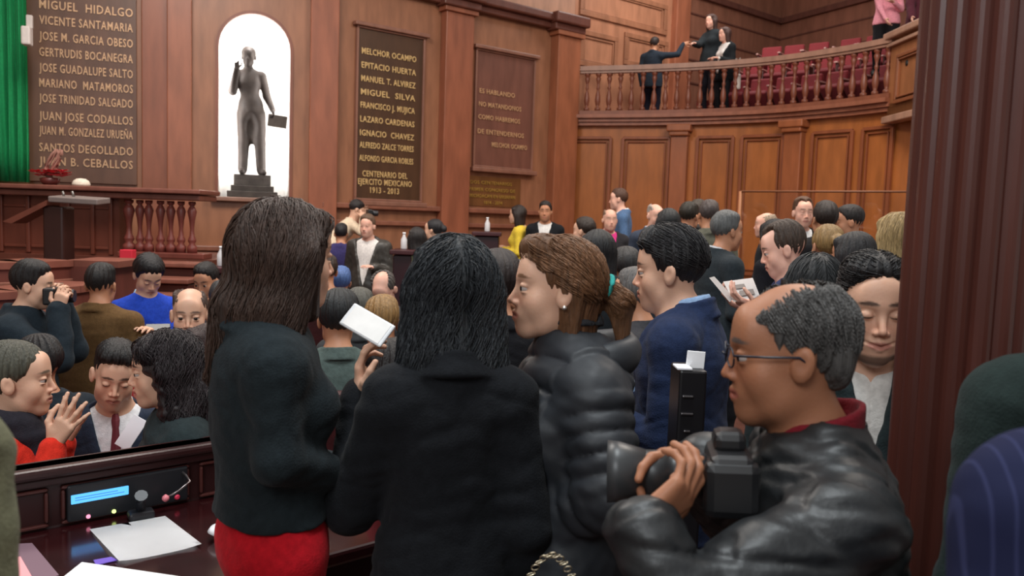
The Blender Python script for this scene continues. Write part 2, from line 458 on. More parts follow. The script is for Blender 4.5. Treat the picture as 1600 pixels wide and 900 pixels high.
def hair_disp(amp, curly, H, R, s, seed):
    def f(P, d):
        q = (P - H) @ R / s
        a = np.arctan2(q[:, 0], -(q[:, 1] + .0))
        if curly:
            return d + amp * (wob(P, 95, seed) * 1.0 + .6 * wob(P, 190, seed + 1))
        ph = 2.2 * wob(q, 14, seed)
        g = np.sin(a * 17 + ph * 1.5 + q[:, 2] * 6) + .7 * np.sin(a * 41 + ph * 2 + 1)
        fade = np.clip((np.hypot(q[:, 0], q[:, 1])) / .05, 0, 1)
        return d + amp * .5 * g * fade + amp * .7 * wob(q, 26, seed + 2)
    return f
def strands(prims, H, R, s, n, L, col, parent, seed=0, wave=.0, rad=.0011, down=(0, -.15, -1), zlim=None, stiff=0):
    """thin hair tubes combed down over the hair surface"""
    rs = np.random.RandomState(seed)
    q = rs.normal(size=(n * 3, 3)); q /= np.linalg.norm(q, axis=1)[:, None]
    q = q[(q[:, 2] > -.1)][:n]
    P = H + (q * V3(.09, .11, .10) + V3(0, -.02, .03)) @ R.T * s
    def g(P):
        e = .003; d = field(prims, P)
        gr = np.stack([field(prims, P + V3(e, 0, 0)) - d, field(prims, P + V3(0, e, 0)) - d, field(prims, P + V3(0, 0, e)) - d], 1)
        gr /= np.linalg.norm(gr, axis=1)[:, None] + 1e-9
        return d, gr
    lift = rs.uniform(.000, .004, len(P))
    for _ in range(4):
        d, gr = g(P); P = P - gr * (d - lift)[:, None]
    Q0 = (P - H) @ R / s
    ok = ~((Q0[:, 1] > .045) & (Q0[:, 2] < .05)) & (np.abs(d) < .02); P = P[ok]; lift = lift[ok]
    alive = np.ones(len(P), bool)
    N_ = len(P); seg = 22; step = L / seg
    dn = V3(*down) @ R.T; out = [P.copy()]
    tw = rs.uniform(0, 6.28, N_)
    part = ((P - H) @ R)[:, 0]
    side = (np.sign(part) * .6)[:, None] * (V3(1, 0, 0) @ R.T)[None]
    for k in range(seg):
        d, gr = g(P)
        Q = (P - H) @ R
        dirv = dn[None] + side * np.clip((Q[:, 2:3] + .02) / .08, 0, 1) + rs.normal(size=(N_, 3)) * .05
        dirv = dirv - gr * np.einsum('ij,ij->i', dirv, gr)[:, None]
        nrm = np.linalg.norm(dirv, axis=1)[:, None]; dirv = dirv / np.maximum(nrm, .2)
        latr = np.cross(gr, dirv)
        alive &= ~((Q[:, 1] > .022 * s) & (Q[:, 2] < .045 * s) & (Q[:, 2] > -.14 * s)) & ~((zlim is not None) & (Q[:, 2] < (zlim or -9)))
        P0_ = P.copy()
        P = P + dirv * step + latr * (wave * np.cos(tw + k * .9))[:, None] * step
        P = P - gr * np.clip(d - lift - wave * .006 * np.sin(tw + k * .9), -.01, .01)[:, None] * .8
        P = np.where(alive[:, None], P, P0_)
        out.append(P.copy())
    A = np.stack(out, 1)  # N, seg+1, 3
    T = np.gradient(A, axis=1); T /= np.linalg.norm(T, axis=2, keepdims=True) + 1e-9
    ref = rs.normal(size=(N_, 1, 3)); a = np.cross(T, ref); a /= np.linalg.norm(a, axis=2, keepdims=True) + 1e-9
    b = np.cross(T, a)
    taper = np.concatenate([np.full(seg - 5, 1.0), np.linspace(1, .15, 6)])[None, :, None] * rad
    ring = np.stack([A + (a * math.cos(t) + b * math.sin(t)) * taper for t in (0, 2.09, 4.19)], 2)
    V = ring.reshape(-1, 3)
    i = np.arange(N_)[:, None, None] * (seg + 1) * 3; j = np.arange(seg)[None, :, None] * 3; k = np.arange(3)[None, None, :]
    k2 = (k + 1) % 3
    Qd = np.stack([i + j + k, i + j + k2, i + j + 3 + k2, i + j + 3 + k], -1).reshape(-1, 4)
    return V, Qd

GAR = {}
def person(name_, px, py, Y, yaw, label, group=None, nod=0, hyaw=0, tilt=0, s=1.0, fem=False, skin='md', hair=('short',), hcol=(30, 26, 24), lean=0.0, sit=False,
           tuck=.42, top=('jacket', (30, 32, 36)), shirt=None, tie=None, bottom=(28, 28, 32), armR=None, armL=None, handR=None, handL=None, floor=0.0, det=None,
           beard=0, closed=False, lip=(150, 80, 72), stout=0.0, wide=0.0, gl=False, hamp=.0045, strand=0, eyes=True, cat='person', smile=False, NL=.160, extra=None, hem=None, collar=None, fig=None, seg=None):
    Hw = W(px, py, Y); yw = math.radians(yaw)
    Rz = rotm(rz=yw)
    root_xy = Hw[:2] - (Rz @ V3(0, lean + .03, 0))[:2]
    root = V3(root_xy[0], root_xy[1], floor)
    E = empty('person', tuple(root), yw)
    tag(E, label, cat, group)
    toL = lambda p: (V3(*p) - root) @ Rz
    Hz = Hw[2] - floor
    H = V3(0, lean + .03, Hz)
    Rh = Rz.T @ Rz @ rotm(rz=math.radians(hyaw)) @ rotm(rx=-math.radians(nod)) @ rotm(ry=math.radians(tilt))
    h = det or max(.0032, min(.013, Y * .0012)); hc = max(.0055, h * 1.35)
    N = H + (rotm(rz=math.radians(hyaw)) * .4 + np.eye(3) * .6) @ V3(0, -.055, 0) * s + V3(0, 0, -NL * s)
    N[0] = 0
    Pz = Hz - .66 * s + (0 if lean < .15 else lean * .2)
    P = V3(0, 0, max(Pz, .5 if not sit else .3))
    ax = (N - P); ax /= np.linalg.norm(ax)
    Rt = rotm(rx=-math.atan2(ax[1], ax[2]))
    sw = (.150 if fem else .178) * s * (1 + wide)
    def LP(t): return P + (N - P) * t
    def torso(i):
        w = 1 + wide
        Q = [ell(LP(.70), (.158 * w * s + i, .108 * w * s + i, .20 * s + i), .05, R=Rt),
             ell(LP(.30), ((.122 if fem else .145) * w * s + i, .102 * w * s + i, .17 * s + i), .06, R=Rt),
             ell(LP(.02), (.160 * w * s + i, .112 * s + i, .12 * s + i), .06, R=Rt),
             cap(N + V3(-sw * .92, -.005, -.065 * s), N + V3(sw * .92, -.005, -.065 * s), .048 * s + i, k=.04),
             cap(N + V3(0, -.008, -.018 * s), N + V3(-sw * .8, -.008, -.048 * s), .040 * s + i * .4, .04 * s + i * .8, k=.04), cap(N + V3(0, -.008, -.018 * s), N + V3(sw * .8, -.008, -.048 * s), .040 * s + i * .4, .04 * s + i * .8, k=.04)]
        if fem: Q += [ell(LP(.66) + V3(sx * .065 * s, .075 * s, 0), (.06 * s + i, .055 * s + i, .06 * s + i), .03) for sx in (-1, 1)]
        if stout > .004: Q += [ell(LP(.3) + V3(0, .05 * s, 0), (.15 * w * s + i, .13 * s + i, .16 * s + i), .05)]
        return Q
    arms = {}
    for sx, arm, nm in ((1, armR, 'R'), (-1, armL, 'L')):
        Sh = N + V3(sx * sw, -.008, -.062 * s)
        if arm is None:
            El = Sh + V3(sx * .045, -.03, -.275 * s); Wr = El + V3(-sx * .005, .075, -.235 * s)
        elif arm == 'desk':
            El = Sh + V3(sx * .05, .06, -.25 * s); Wr = El + V3(-sx * .08, .22, .02 * s)
        elif arm == 'front':
            El = Sh + V3(sx * .05, .0, -.27 * s); Wr = El + V3(-sx * .09, .21, .06 * s)
        elif arm[0] == 'w':
            Wr = toL(arm[1]); El = toL(arm[2]) if len(arm) > 2 and arm[2] is not None else None
            if El is None:
                a_, b_ = .285 * s, .255 * s; dv = Wr - Sh; D = np.linalg.norm(dv)
                D2 = min(D, (a_ + b_) * .995); x = (a_ * a_ - b_ * b_ + D2 * D2) / (2 * D2); hh = math.sqrt(max(a_ * a_ - x * x, 0))
                u = dv / D; bend = V3(sx * .35, -.35, -1.0); bend = bend - u * (bend @ u); bend /= np.linalg.norm(bend)
                El = Sh + u * x + bend * hh
                if D > D2: Wr = Sh + u * D2
        else:
            El = Sh + V3(*arm[0]) * s; Wr = El + V3(*arm[1]) * s
        arms[sx] = (Sh, El, Wr)
    def armp(i, end=0.0, puff=False):
        Q = []
        for sx in (1, -1):
            Sh, El, Wr = arms[sx]
            f = Wr - El; f = f / np.linalg.norm(f)
            if puff:
                i_ = i - .008; Q += [cap(Sh, El, .048 * s + i_, .042 * s + i_, k=.02, n=5, amp=.012), cap(El, Wr - f * end, .042 * s + i_, .032 * s + i_, k=.02, n=5, amp=.012)]
            else:
                fm = .88 if fem else 1.0
                Q += [cap(Sh, El, .048 * s * fm + i, .038 * s * fm + i, k=.03), cap(El, Wr - f * end, .038 * s * fm + i, .026 * s + i, k=.02)]
        return Q
    # legs
    legs = []
    for sx in (-1, 1):
        hip = P + V3(sx * .085 * s, 0, -.03 * s)
        if sit:
            kn = V3(sx * .11, P[1] + tuck, max(.44, P[2] - .06)); an = V3(sx * .11, kn[1] + .03, .09)
        else:
            kn = V3(sx * .10, P[1] * .5 + .03, hip[2] * .53); an = V3(sx * .10, -.02, .09)
        legs.append((hip, kn, an))
    def legp(i):
        Q = []
        for hip, kn, an in legs:
            Q += [cap(hip, kn, .080 * s + i, .052 * s + i, k=.03), cap(kn, an, .050 * s + i, .034 * s + i, k=.02)]
        return Q
    seed = int(px + py * 3)
    # body
    hp = xf(head_prims(fem, closed, stout, smile), H, Rh, s)
    body = hp + neck_prims(H, N, (.043 if fem else .050) * s + stout * .6) + torso(0) + armp(-.004) + legp(0)
    for sx, hd in ((1, handR), (-1, handL)):
        Sh, El, Wr = arms[sx]
        f = Wr - El; f /= np.linalg.norm(f)
        if hd is None: hd = {}
        if 'f' in hd: f = V3(*hd['f']) @ Rz
        n = V3(*hd['n']) @ Rz if 'n' in hd else (V3(-sx, 0, 0) if abs(f[2]) > .6 else V3(-sx * .3, 0, -1))
        body += hand_prims(Wr, f, n, sx > 0, hd.get('curl', .35), s * (.92 if fem else 1), hd.get('spread', .1), hd.get('thumb', .4))
    for hip, kn, an in legs: body += [cap(an + V3(0, 0, -.04), an + V3(0, .13, -.06), .035, .028, k=.02)]
    def bounds(pr_pts, m=.14): return pr_pts.min(0) - m, pr_pts.max(0) + m
    pts = [H, N, P] + [q for a in arms.values() for q in a] + [q for l in legs for q in l] + [H + V3(0, 0, .06)]
    for a in arms.values():
        f = a[2] - a[1]; pts.append(a[2] + f / np.linalg.norm(f) * .12)
    lo, hi = bounds(np.array(pts)); lo[2] = -.005
    v, Q = surf(body, h, None, lo, hi, dmax=.012)
    base = V3(*SK[skin]); q = (v - H) @ Rh / s
    cols = np.tile(base, (len(v), 1)) * (1 + .05 * wob(q, 45, seed)[:, None])
    def paint(mask, c, a=1.0):
        m = np.clip(mask, 0, 1)[:, None] * a; cols[:] = cols * (1 - m) + V3(*c) * m
    hc_ = S(*hcol)
    fr = q[:, 1] > .05
    paint((fr) * np.clip(1.4 - np.hypot(q[:, 0] / .026, (q[:, 2] + .0672) / .0095) ** 4 * .9, 0, 1) * (q[:, 1] > .074), S(*lip), .75)
    bz = .024 + .004 * np.cos((np.abs(q[:, 0]) - .028) / .018)
    paint(fr * np.clip(1.5 - np.hypot((np.abs(q[:, 0]) - .030) / .021, (q[:, 2] - bz) / .0048) ** 3, 0, 1), hc_, .85)
    paint(fr * np.clip(1.2 - np.hypot(q[:, 0] / .07, (q[:, 2] + .030) / .02) ** 2, 0, 1), (base[0] * 1.05, base[1] * .75, base[2] * .72), .25)
    if closed: paint(fr * np.clip(1.6 - np.hypot((np.abs(q[:, 0]) - .031) / .0145, (q[:, 2] + .0045 - 12 * (np.abs(q[:, 0]) - .031) ** 2) / .0022) ** 2, 0, 1), S(40, 28, 24), .9)
    if beard:
        bm_ = np.clip((-.045 - q[:, 2]) / .012, 0, 1) * np.clip((q[:, 2] + .135) / .02, 0, 1) * np.clip((q[:, 1] + .01) / .03, 0, 1)
        lipm = np.clip(1.6 - np.hypot(q[:, 0] / .026, (q[:, 2] + .0672) / .013) ** 3, 0, 1)
        if beard < 0:  # goatee
            bm_ = np.clip((-.088 - q[:, 2]) / .008, 0, 1) * np.clip((q[:, 1] - .0) / .02, 0, 1) * np.clip((q[:, 2] + .118) / .006, 0, 1) * .75
        paint(bm_ * (1 - lipm), hc_, min(1, abs(beard)))
    ob = link('body', np_mesh('body', relax(v, Q, 1, .35), Q, cols), M('skin'), E)
    # eyes, near faces only
    if eyes and Y < 6 and not closed:
        for sx in (-1, 1):
            c = H + Rh @ V3(sx * .031, .0768, -.0005) * s
            m = MB()
            m.lathe([(.0001, -.0122), (.006, -.0106), (.0105, -.006), (.0122, 0), (.0105, .006), (.0064, .0104)], n=16)
            eo = m.build('eyeball', M('paint', (184, 172, 166)), E)
            eo.matrix_local = Matrix.Translation(Vector(c)) @ Matrix(Rh.tolist()).to_4x4() @ Matrix.Rotation(-math.pi / 2, 4, 'X') @ Matrix.Scale(s, 4)
            m = MB(); m.lathe([(.0078, .0094), (.0070, .0112), (.004, .0126), (.0001, .0129)], n=16)
            io = m.build('iris', M('plastic', (38, 24, 18)), eo)
    # hair
    if hair:
        hpz = xf(hair_prims(hair), H, Rh, s)
        if extra: hpz += xf(extra, H, Rh, s)
        pad = .2 + (dict(hair[1]).get('L', 0) if len(hair) > 1 else 0) + (.12 if extra else 0)
        hl = max(h * 1.0, .004)
        curly = len(hair) > 1 and dict(hair[1]).get('curly')
        r = surf(hpz, hl, hair_disp(hamp * s, curly, H, Rh, s, seed), H - V3(.2, .24, pad + .05), H + V3(.2, .2, .2), dmax=.02)
        if r:
            vv, QQ = r
            if strand:
                ho = link('hair', np_mesh('hair', vv, QQ), M('hair', hcol), E)
                a_ = dict(hair[1]) if len(hair) > 1 else {}
                V2, Q2 = strands(hpz, H, Rh, s, strand, a_.get('SL', a_.get('L', .05) + .16), hcol, ho, seed, wave=a_.get('wave', .1), rad=a_.get('rad', .0013), down=a_.get('down', (0, -.15, -1)), zlim=a_.get('zlim'))
                link('hair_strands', np_mesh('hair_strands', V2, Q2), M('hair', tuple(min(255, int(c * 1.15 + 4)) for c in hcol)), ho)
            else:
                link('hair', np_mesh('hair', vv, QQ), M('hair', hcol), E)
    # clothes
    kind, col = top[0], top[1]
    def loc(Pp): return (Pp - N) @ Rt
    neck_cut = [Prim('c', (N + V3(0, -.01, -.035), H + V3(0, -.03, -.07), (.052 if fem else .056) * s, .064 * s), .008, '-')]
    hemz = (hem if hem is not None else (-.02 if kind in ('sweater', 'shirt', 'vest', 'blouse') else -.12)) * s
    hz_ = (P[2] + hemz) if not sit else P[2] - .05
    def folds(a, f, kk=1.0):
        def g(Pp, d): return d + a * wob(Pp * V3(1, 1, 1.6), f, seed) + a * .5 * wob(Pp * V3(1, 1, 2.2), f * 2.1, seed + 5)
        return g
    matk = {'leather': 'leather', 'puffer': 'nylon', 'pinstripe': 'pinstripe'}.get(kind, 'cloth')
    inf = {'jacket': .020, 'coat': .022 if fem else .027, 'leather': .030, 'puffer': .036, 'sweater': .016, 'shirt': .010, 'blouse': .012, 'vest': .018, 'pinstripe': .024}.get(kind, .02)
    def garment(nm, i, m, sleeves=True, V=False, cut=True, hem_z=None, flare=.0, fa=.004, ff=26, puff=False, end=.0, coll=None):
        Q = torso(i)
        hz2 = hz_ if hem_z is None else hem_z
        if hz2 < P[2] + .02 and not sit:
            Q += [Prim('c', (LP(.12), V3(P[0], P[1], hz2 - .0), .165 * s * (1 + wide) + i, .172 * s * (1 + wide) + i + flare), .05, sc=V3(1, .74, 1))] if False else \
                 [xf([Prim('c', (V3(0, 0, 0), V3(0, 0, -(LP(.15)[2] - hz2) - .1), .158 * s * (1 + wide) + i, .168 * s * (1 + wide) + i + flare), .05, sc=V3(1, .76, 1))], LP(.15))[0]]
        if puff:
            def pf(Pp, Nn=N, sc_=s):
                return None
        if sleeves: Q += armp(i + (.004 if kind in ('coat', 'leather', 'puffer') else -.006 if nm != 'shirt' else 0), end, puff)
        Q += [Prim('f', lambda Pp, z=hz2: z - Pp[:, 2], .006, '&')] if not sit else [Prim('f', lambda Pp, z=hz2 - .06: z - Pp[:, 2], .01, '&')]
        if sit: pass
        if coll == 'stand':
            Q += [Prim('c', (N + V3(0, -.012, -.02), N + V3(0, .002, .055 * s), .082 * s, .080 * s), .012)]
        elif coll == 'fold':
            Q += [Prim('f', lambda Pp: ring_d(Pp, N + V3(0, -.010, (.030 if nm == 'shirt' else .016) * s), (.0625 if nm == 'shirt' else .076) * s, .018 * s, .022 * s), .008)]
        elif coll == 'high':
            Q += [Prim('c', (N + V3(0, -.0, -.02), N + V3(0, .012, .050 * s), .088 * s, .080 * s), .012)]
        if cut and nm == 'shirt': Q += [Prim('c', (N + V3(0, -.01, -.035), H + V3(0, -.03, -.07), (.048 if fem else .053) * s, .055 * s), .004, '-')]
        elif cut: Q += neck_cut if coll != 'high' else [Prim('c', (N + V3(0, .0, -.02), N + V3(0, .015, .16 * s), .064 * s, .072 * s), .008, '-')]
        if V:
            z0 = -V * s
            Q += [Prim('f', lambda Pp: (lambda L_: np.maximum(np.abs(L_[:, 0]) * .95 - (L_[:, 2] - z0) * .235, -(L_[:, 1] - .02)))(loc(Pp)), .004, '-')]
        fo = folds(fa * s, ff)
        def disp(Pp, d):
            d = fo(Pp, d)
            if kind in ('leather', 'coat', 'jacket') and Y < 3.4 and nm != 'shirt':
                d = d + (.007 if kind == 'leather' else .003) * (np.exp(-(wob(Pp * V3(1, 1, 1.9), 16, seed + 9) / .16) ** 2) + .7 * np.exp(-(wob(Pp * V3(1.2, 1, 1.5), 27, seed + 11) / .14) ** 2))
            if V:
                L_ = loc(Pp); e = np.abs(L_[:, 0]) * .95 - (L_[:, 2] + V * s) * .235
                d = d - .006 * np.clip(1 - np.abs(e - .018) / .022, 0, 1) ** .5 * (L_[:, 1] > .0) * (L_[:, 2] > -V * s)
                d = d + .006 * np.exp(-(L_[:, 0] / .004) ** 2) * (L_[:, 1] > 0) * (L_[:, 2] <= -V * s)
            elif kind in ('coat', 'leather', 'puffer'):
                L_ = loc(Pp); d = d + .006 * np.exp(-(L_[:, 0] / .006) ** 2) * (L_[:, 1] > .03)
            if puff:
                L_ = loc(Pp)
                inarm = np.abs(L_[:, 0]) > sw * .93
                ph = (L_[:, 2] + .01 * np.sin(L_[:, 0] * 18) ) * math.pi / .068
                d = d - np.where(inarm, 0, .017 * (np.abs(np.sin(ph)) ** .55 - .5))
            return d
        b = np.array([N + V3(0, 0, .12), P, V3(P[0], P[1], hz2)] + ([q for a in arms.values() for q in a] if sleeves else [N + V3(sw, 0, 0), N - V3(sw, 0, 0)]))
        l2, h2 = b.min(0) - .17 - flare - wide * .1, b.max(0) + .17 + wide * .1; l2[2] = max(l2[2], hz2 - .03 if not sleeves else min(hz2, min(a[2][2] for a in arms.values())) - .08)
        r = surf(Q, hc, disp, l2, h2, dmax=.015)
        return link(nm, np_mesh(nm, relax(r[0], r[1], 2, .5), r[1]), m, E)
    def ring_d(Pp, c, R0, r, tall):
        q_ = (Pp - c); rho = np.hypot(q_[:, 0], q_[:, 1]); zz = q_[:, 2] + .25 * q_[:, 1]
        dz = np.maximum(np.abs(zz) - tall, 0)
        return np.hypot(rho - R0 - np.clip(-zz, -.02, .03) * .5, dz) - r * .55
    if shirt: garment('shirt', .008, M('cloth', shirt), sleeves=True, hem_z=P[2], fa=.0015, coll='fold' if kind != 'puffer' else None, end=-.012)
    if tie:
        m = MB()
        def fp(z):  # front surface of the shirt at height z below the neck
            y = .0
            a_ = np.stack([np.zeros(60), np.linspace(.0, .22, 60), np.full(60, z)], 1) @ Rt.T + N
            d = field(torso(.012), a_); i_ = np.argmax(d > 0); return a_[i_]
        prof = [(.012, .010, .012), (-.012, .015, .014), (-.030, .013, .012), (-.040, .011, .009), (-.16, .022, .006), (-.26, .030, .006), (-.36, .034, .006), (-.40, .004, .005)]
        rings = []
        for z, w_, t_ in prof:
            c = fp(z * s); rings.append([c + V3(-w_, .002, 0), c + V3(0, t_ + .002, 0), c + V3(w_, .002, 0), c + V3(0, -.004, 0)])
        for a_, b_ in zip(rings[:-1], rings[1:]):
            va = [m.bm.verts.new(p) for p in a_]; vb = [m.bm.verts.new(p) for p in b_]
            for i in range(4): m.bm.faces.new((va[i], va[(i + 1) % 4], vb[(i + 1) % 4], vb[i]))
        m.build('necktie', M('velvet', tie), E)
    nmz = {'jacket': 'suit_jacket', 'coat': 'coat', 'leather': 'leather_jacket', 'puffer': 'puffer_jacket', 'sweater': 'sweater', 'shirt': 'shirt', 'vest': 'vest', 'blouse': 'blouse', 'pinstripe': 'suit_jacket'}[kind]
    fa = {'jacket': .0035, 'coat': .005, 'leather': .006, 'puffer': .0035, 'sweater': .004, 'pinstripe': .004}.get(kind, .003)
    ff = {'leather': 30, 'puffer': 40, 'coat': 20}.get(kind, 24)
    V = {'jacket': .34, 'pinstripe': .34}.get(kind) if (shirt or tie) else None
    if kind == 'leather' and shirt: V = .22
    if kind == 'vest': V = .2
    if seg is not None: V = seg
    cl = collar or {'coat': 'fold', 'leather': 'fold', 'jacket': 'fold', 'puffer': 'high', 'pinstripe': 'fold', 'shirt': 'fold'}.get(kind)
    g = garment(nmz, inf, M(matk, col), sleeves=kind != 'vest', V=V, flare=dict(top[2]).get('flare', .01) if len(top) > 2 else .01, fa=fa, ff=ff, puff=kind == 'puffer', end=.012 if kind != 'coat' else -.0, coll=cl)
    # trousers and shoes
    if bottom:
        Q = legp(.014) + [ell(LP(.02), (.160 * (1 + wide) * s + .012, .112 * s + .012, .13 * s), .05, R=Rt)] + [Prim('f', lambda Pp: Pp[:, 2] - (P[2] + .10), .01, '&')]
        b = np.array([q for l in legs for q in l] + [P, P + V3(0, 0, .05)])
        r = surf(Q, hc * 1.2, folds(.004, 18), b.min(0) - .15, b.max(0) + .15, dmax=.01)
        link('trousers', np_mesh('trousers', r[0], r[1]), M('cloth', bottom), E)
        for hip, kn, an in legs:
            m = MB(); m.box((an[0], an[1] + .05, .045), (.10, .28, .09), bev=.03)
            m.build('shoe', M('leather', (22, 18, 18)), E)
    if gl:
        m = MB()
        for sx in (-1, 1):
            pts_ = [H + Rh @ V3(sx * .034 + .024 * math.cos(a) * 1.0, .104 - abs(.024 * math.cos(a) * sx + .034) * .12, .0 + .017 * math.sin(a)) * s for a in np.linspace(0, 2 * math.pi, 17)]
            m.tube(pts_, .0016 * s, 6)
            m.tube([H + Rh @ V3(sx * .058, .097, .006) * s, H + Rh @ V3(sx * .078, .05, .006) * s, H + Rh @ V3(sx * .086, -.002, .006) * s, H + Rh @ V3(sx * .084, -.018, -.008) * s], .0022 * s, 6)
        m.tube([H + Rh @ V3(-.011, .106, .002) * s, H + Rh @ V3(0, .109, .004) * s, H + Rh @ V3(.011, .106, .002) * s], .0018 * s, 6)
        go = m.build('glasses', M('plastic', (24, 26, 40)), E)
    E['_wr'] = 0
    del E['_wr']
    return dict(E=E, root=root, Rz=Rz, H=H, Rh=Rh, N=N, P=P, Rt=Rt, arms=arms, s=s, toL=toL, toW=lambda p: Rz @ V3(*p) + root)
# ------------------------------------------------------------------ the hall
WD = (160, 108, 79)      # front wall wood
WO = (178, 106, 54)      # side wall wood, more orange
WL = (190, 142, 116)    # pale wood of the upper storey
DK = (84, 36, 30)       # dark red furniture wood
def struct(o): o['kind'] = 'structure'; return o
class Facet:
    def __init__(s, a, b):
        s.o = V3(*a); s.d = V3(*b) - s.o; s.L = float(np.linalg.norm(s.d)); s.u = s.d / s.L
        s.n = V3(s.u[1], -s.u[0])
        if s.n @ (EYE[:2] - s.o) < 0: s.n = -s.n
    def q(s, px, py, off=0.0):
        d = ray(px, py); o = s.o + s.n * off
        t = ((o - EYE[:2]) @ s.n) / (d[:2] @ s.n); p = EYE + d * t
        return float((p[:2] - o) @ s.u), float(p[2])
    def w(s, a, z, off=0.0):
        p = s.o + s.u * a + s.n * off; return V3(p[0], p[1], z)
    def box(s, m, s0, s1, z0, z1, d0, d1, bev=0):
        c = s.w((s0 + s1) / 2, (z0 + z1) / 2, (d0 + d1) / 2)
        return m.box(c, (abs(s1 - s0), abs(d1 - d0), abs(z1 - z0)), math.atan2(s.u[1], s.u[0]), bev)
    def poly(s, m, pts, d0, d1):
        a = [m.bm.verts.new(tuple(s.w(x, z, d0))) for x, z in pts]; b = [m.bm.verts.new(tuple(s.w(x, z, d1))) for x, z in pts]
        n = len(pts)
        for i in range(n): m.bm.faces.new((a[i], a[(i + 1) % n], b[(i + 1) % n], b[i]))
        m.bm.faces.new(list(reversed(a))); m.bm.faces.new(b)
    def frame(s, m, s0, s1, z0, z1, w, d0, d1):
        s.box(m, s0, s1, z1 - w, z1, d0, d1, .008); s.box(m, s0, s1, z0, z0 + w, d0, d1, .008)
        s.box(m, s0, s0 + w, z0 + w, z1 - w, d0, d1, .008); s.box(m, s1 - w, s1, z0 + w, z1 - w, d0, d1, .008)
    def mtx(s, a, z, off=0.0):
        p = s.w(a, z, off)
        return Matrix(((s.u[0], 0, s.n[0], p[0]), (s.u[1], 0, s.n[1], p[1]), (0, 1, 0, p[2]), (0, 0, 0, 1)))
FA = Facet((-9.0, 9.92), (-2.77, 12.0)); FB = Facet((-2.77, 12.0), (3.4, 17.02))
ZB = -.45; ZT = 7.2
# floors
m = MB(); m.box((0, 1.0, -.05), (14, 5.6, .1)); struct(m.build('floor', M('wood', (88, 52, 44))))
m = MB(); m.box((-4.9, 6.6, -.50), (9.6, 5.6, .1)); struct(m.build('floor_well', M('wood', (88, 52, 44))))
m = MB(); m.prism([(-.1, 3.8), (8, 3.8), (8, 12.2), (5.3, 12.2), (1.0, 15.0), (-.1, 14.2)], -.1, 0.0); struct(m.build('floor_right', M('wood', (88, 52, 44))))
m = MB(); m.prism([(-9, 9.4), (-.1, 9.4), (-.1, 14.2), (-2.77, 12.0), (-9, 9.95)], -.45, 0.0); struct(m.build('floor_front', M('wood', (88, 52, 44))))
m = MB(); m.prism([(.1, 9.6), (5.6, 9.6), (5.25, 11.9), (4.14, 13.4), (2.2, 14.5), (.95, 14.9), (-1.6, 12.85), (-.6, 11.6)], 0.0, .22); struct(m.build('floor_platform', M('wood', (96, 52, 40))))
# front wall, left facet, with the arched niche
n0, nz0 = FA.q(341, 309); n1, nz1 = FA.q(451, 309); nzt = FA.q(396, 22)[1]
nz0 = (nz0 + nz1) / 2
nr = (n1 - n0) / 2; nc = (n0 + n1) / 2; zs = nzt - nr
m = MB()
FA.box(m, 0, n0, ZB, ZT, -.9, 0); FA.box(m, n1, FA.L + .05, ZB, ZT, -.9, 0); FA.box(m, n0, n1, ZB, nz0, -.9, 0)
arc = [(nc + nr * math.cos(a), zs + nr * math.sin(a)) for a in np.linspace(math.pi, 0, 25)]
for i in range(24):
    FA.poly(m, [arc[i], arc[i + 1], (arc[i + 1][0], ZT), (arc[i][0], ZT)], -.9, 0)
struct(m.build('wall_front', M('wood', WD)))
# niche lining: curved white back
m = MB(); NA = 20
prof = [(nc - nr * math.cos(t), -.62 * math.sin(t)) for t in np.linspace(0, math.pi, NA + 1)]
for i in range(NA):
    (a0, d0), (a1, d1) = prof[i], prof[i + 1]
    vs = [m.bm.verts.new(tuple(FA.w(a, z, d - .02))) for a, d, z in ((a0, d0, nz0), (a1, d1, nz0), (a1, d1, zs), (a0, d0, zs))]
    f = m.bm.faces.new(vs); f.smooth = True
for j in range(8):
    e0, e1 = j * math.pi / 16, (j + 1) * math.pi / 16
    for i in range(NA):
        def pt(t, e): return FA.w(nc - nr * math.cos(t) * math.cos(e), zs + nr * math.sin(e), -.62 * math.sin(t) * math.cos(e) - .02)
        t0, t1 = math.pi * i / NA, math.pi * (i + 1) / NA
        vs = [m.bm.verts.new(tuple(pt(*q))) for q in ((t0, e0), (t1, e0), (t1, e1), (t0, e1))]
        f = m.bm.faces.new(vs); f.smooth = True
bmesh.ops.remove_doubles(m.bm, verts=m.bm.verts, dist=1e-4)
struct(m.build('wall_niche', M('paint', (246, 242, 236))))
m = MB(); FA.box(m, n0 - .1, n1 + .1, nz0 - .06, nz0, -.70, .12, .01); struct(m.build('trim_1', M('wood', (150, 110, 92))))
m = MB()
for i in range(24):
    a, b = arc[i], arc[i + 1]; k = 1.09
    A_ = (nc + (a[0] - nc) * k, zs + (a[1] - zs) * k); B_ = (nc + (b[0] - nc) * k, zs + (b[1] - zs) * k)
    FA.poly(m, [a, b, B_, A_], 0, .035)
FA.box(m, n0 - nr * .09, n0, nz0, zs, 0, .035); FA.box(m, n1, n1 + nr * .09, nz0, zs, 0, .035)
struct(m.build('trim_2', M('wood', (140, 84, 64))))
# niche lamps: small downlight and two side lamps behind the arch edge
cN = FA.w(nc, nzt - .12, -.12)
area('niche_lamp', tuple(cN), .25, 13, (1, .97, .95), tuple(FA.w(nc, nz0 + 1.2, -.6)))
for sg in (-1, 1):
    pN = FA.w(nc + sg * nr * .86, (nz0 + zs) / 2 + .1, -.06)
    area('niche_lamp', tuple(pN), .05, 17, (1, .97, .95), tuple(FA.w(nc - sg * nr * .25, (nz0 + zs) / 2 + .1, -.6)), sizey=1.9)
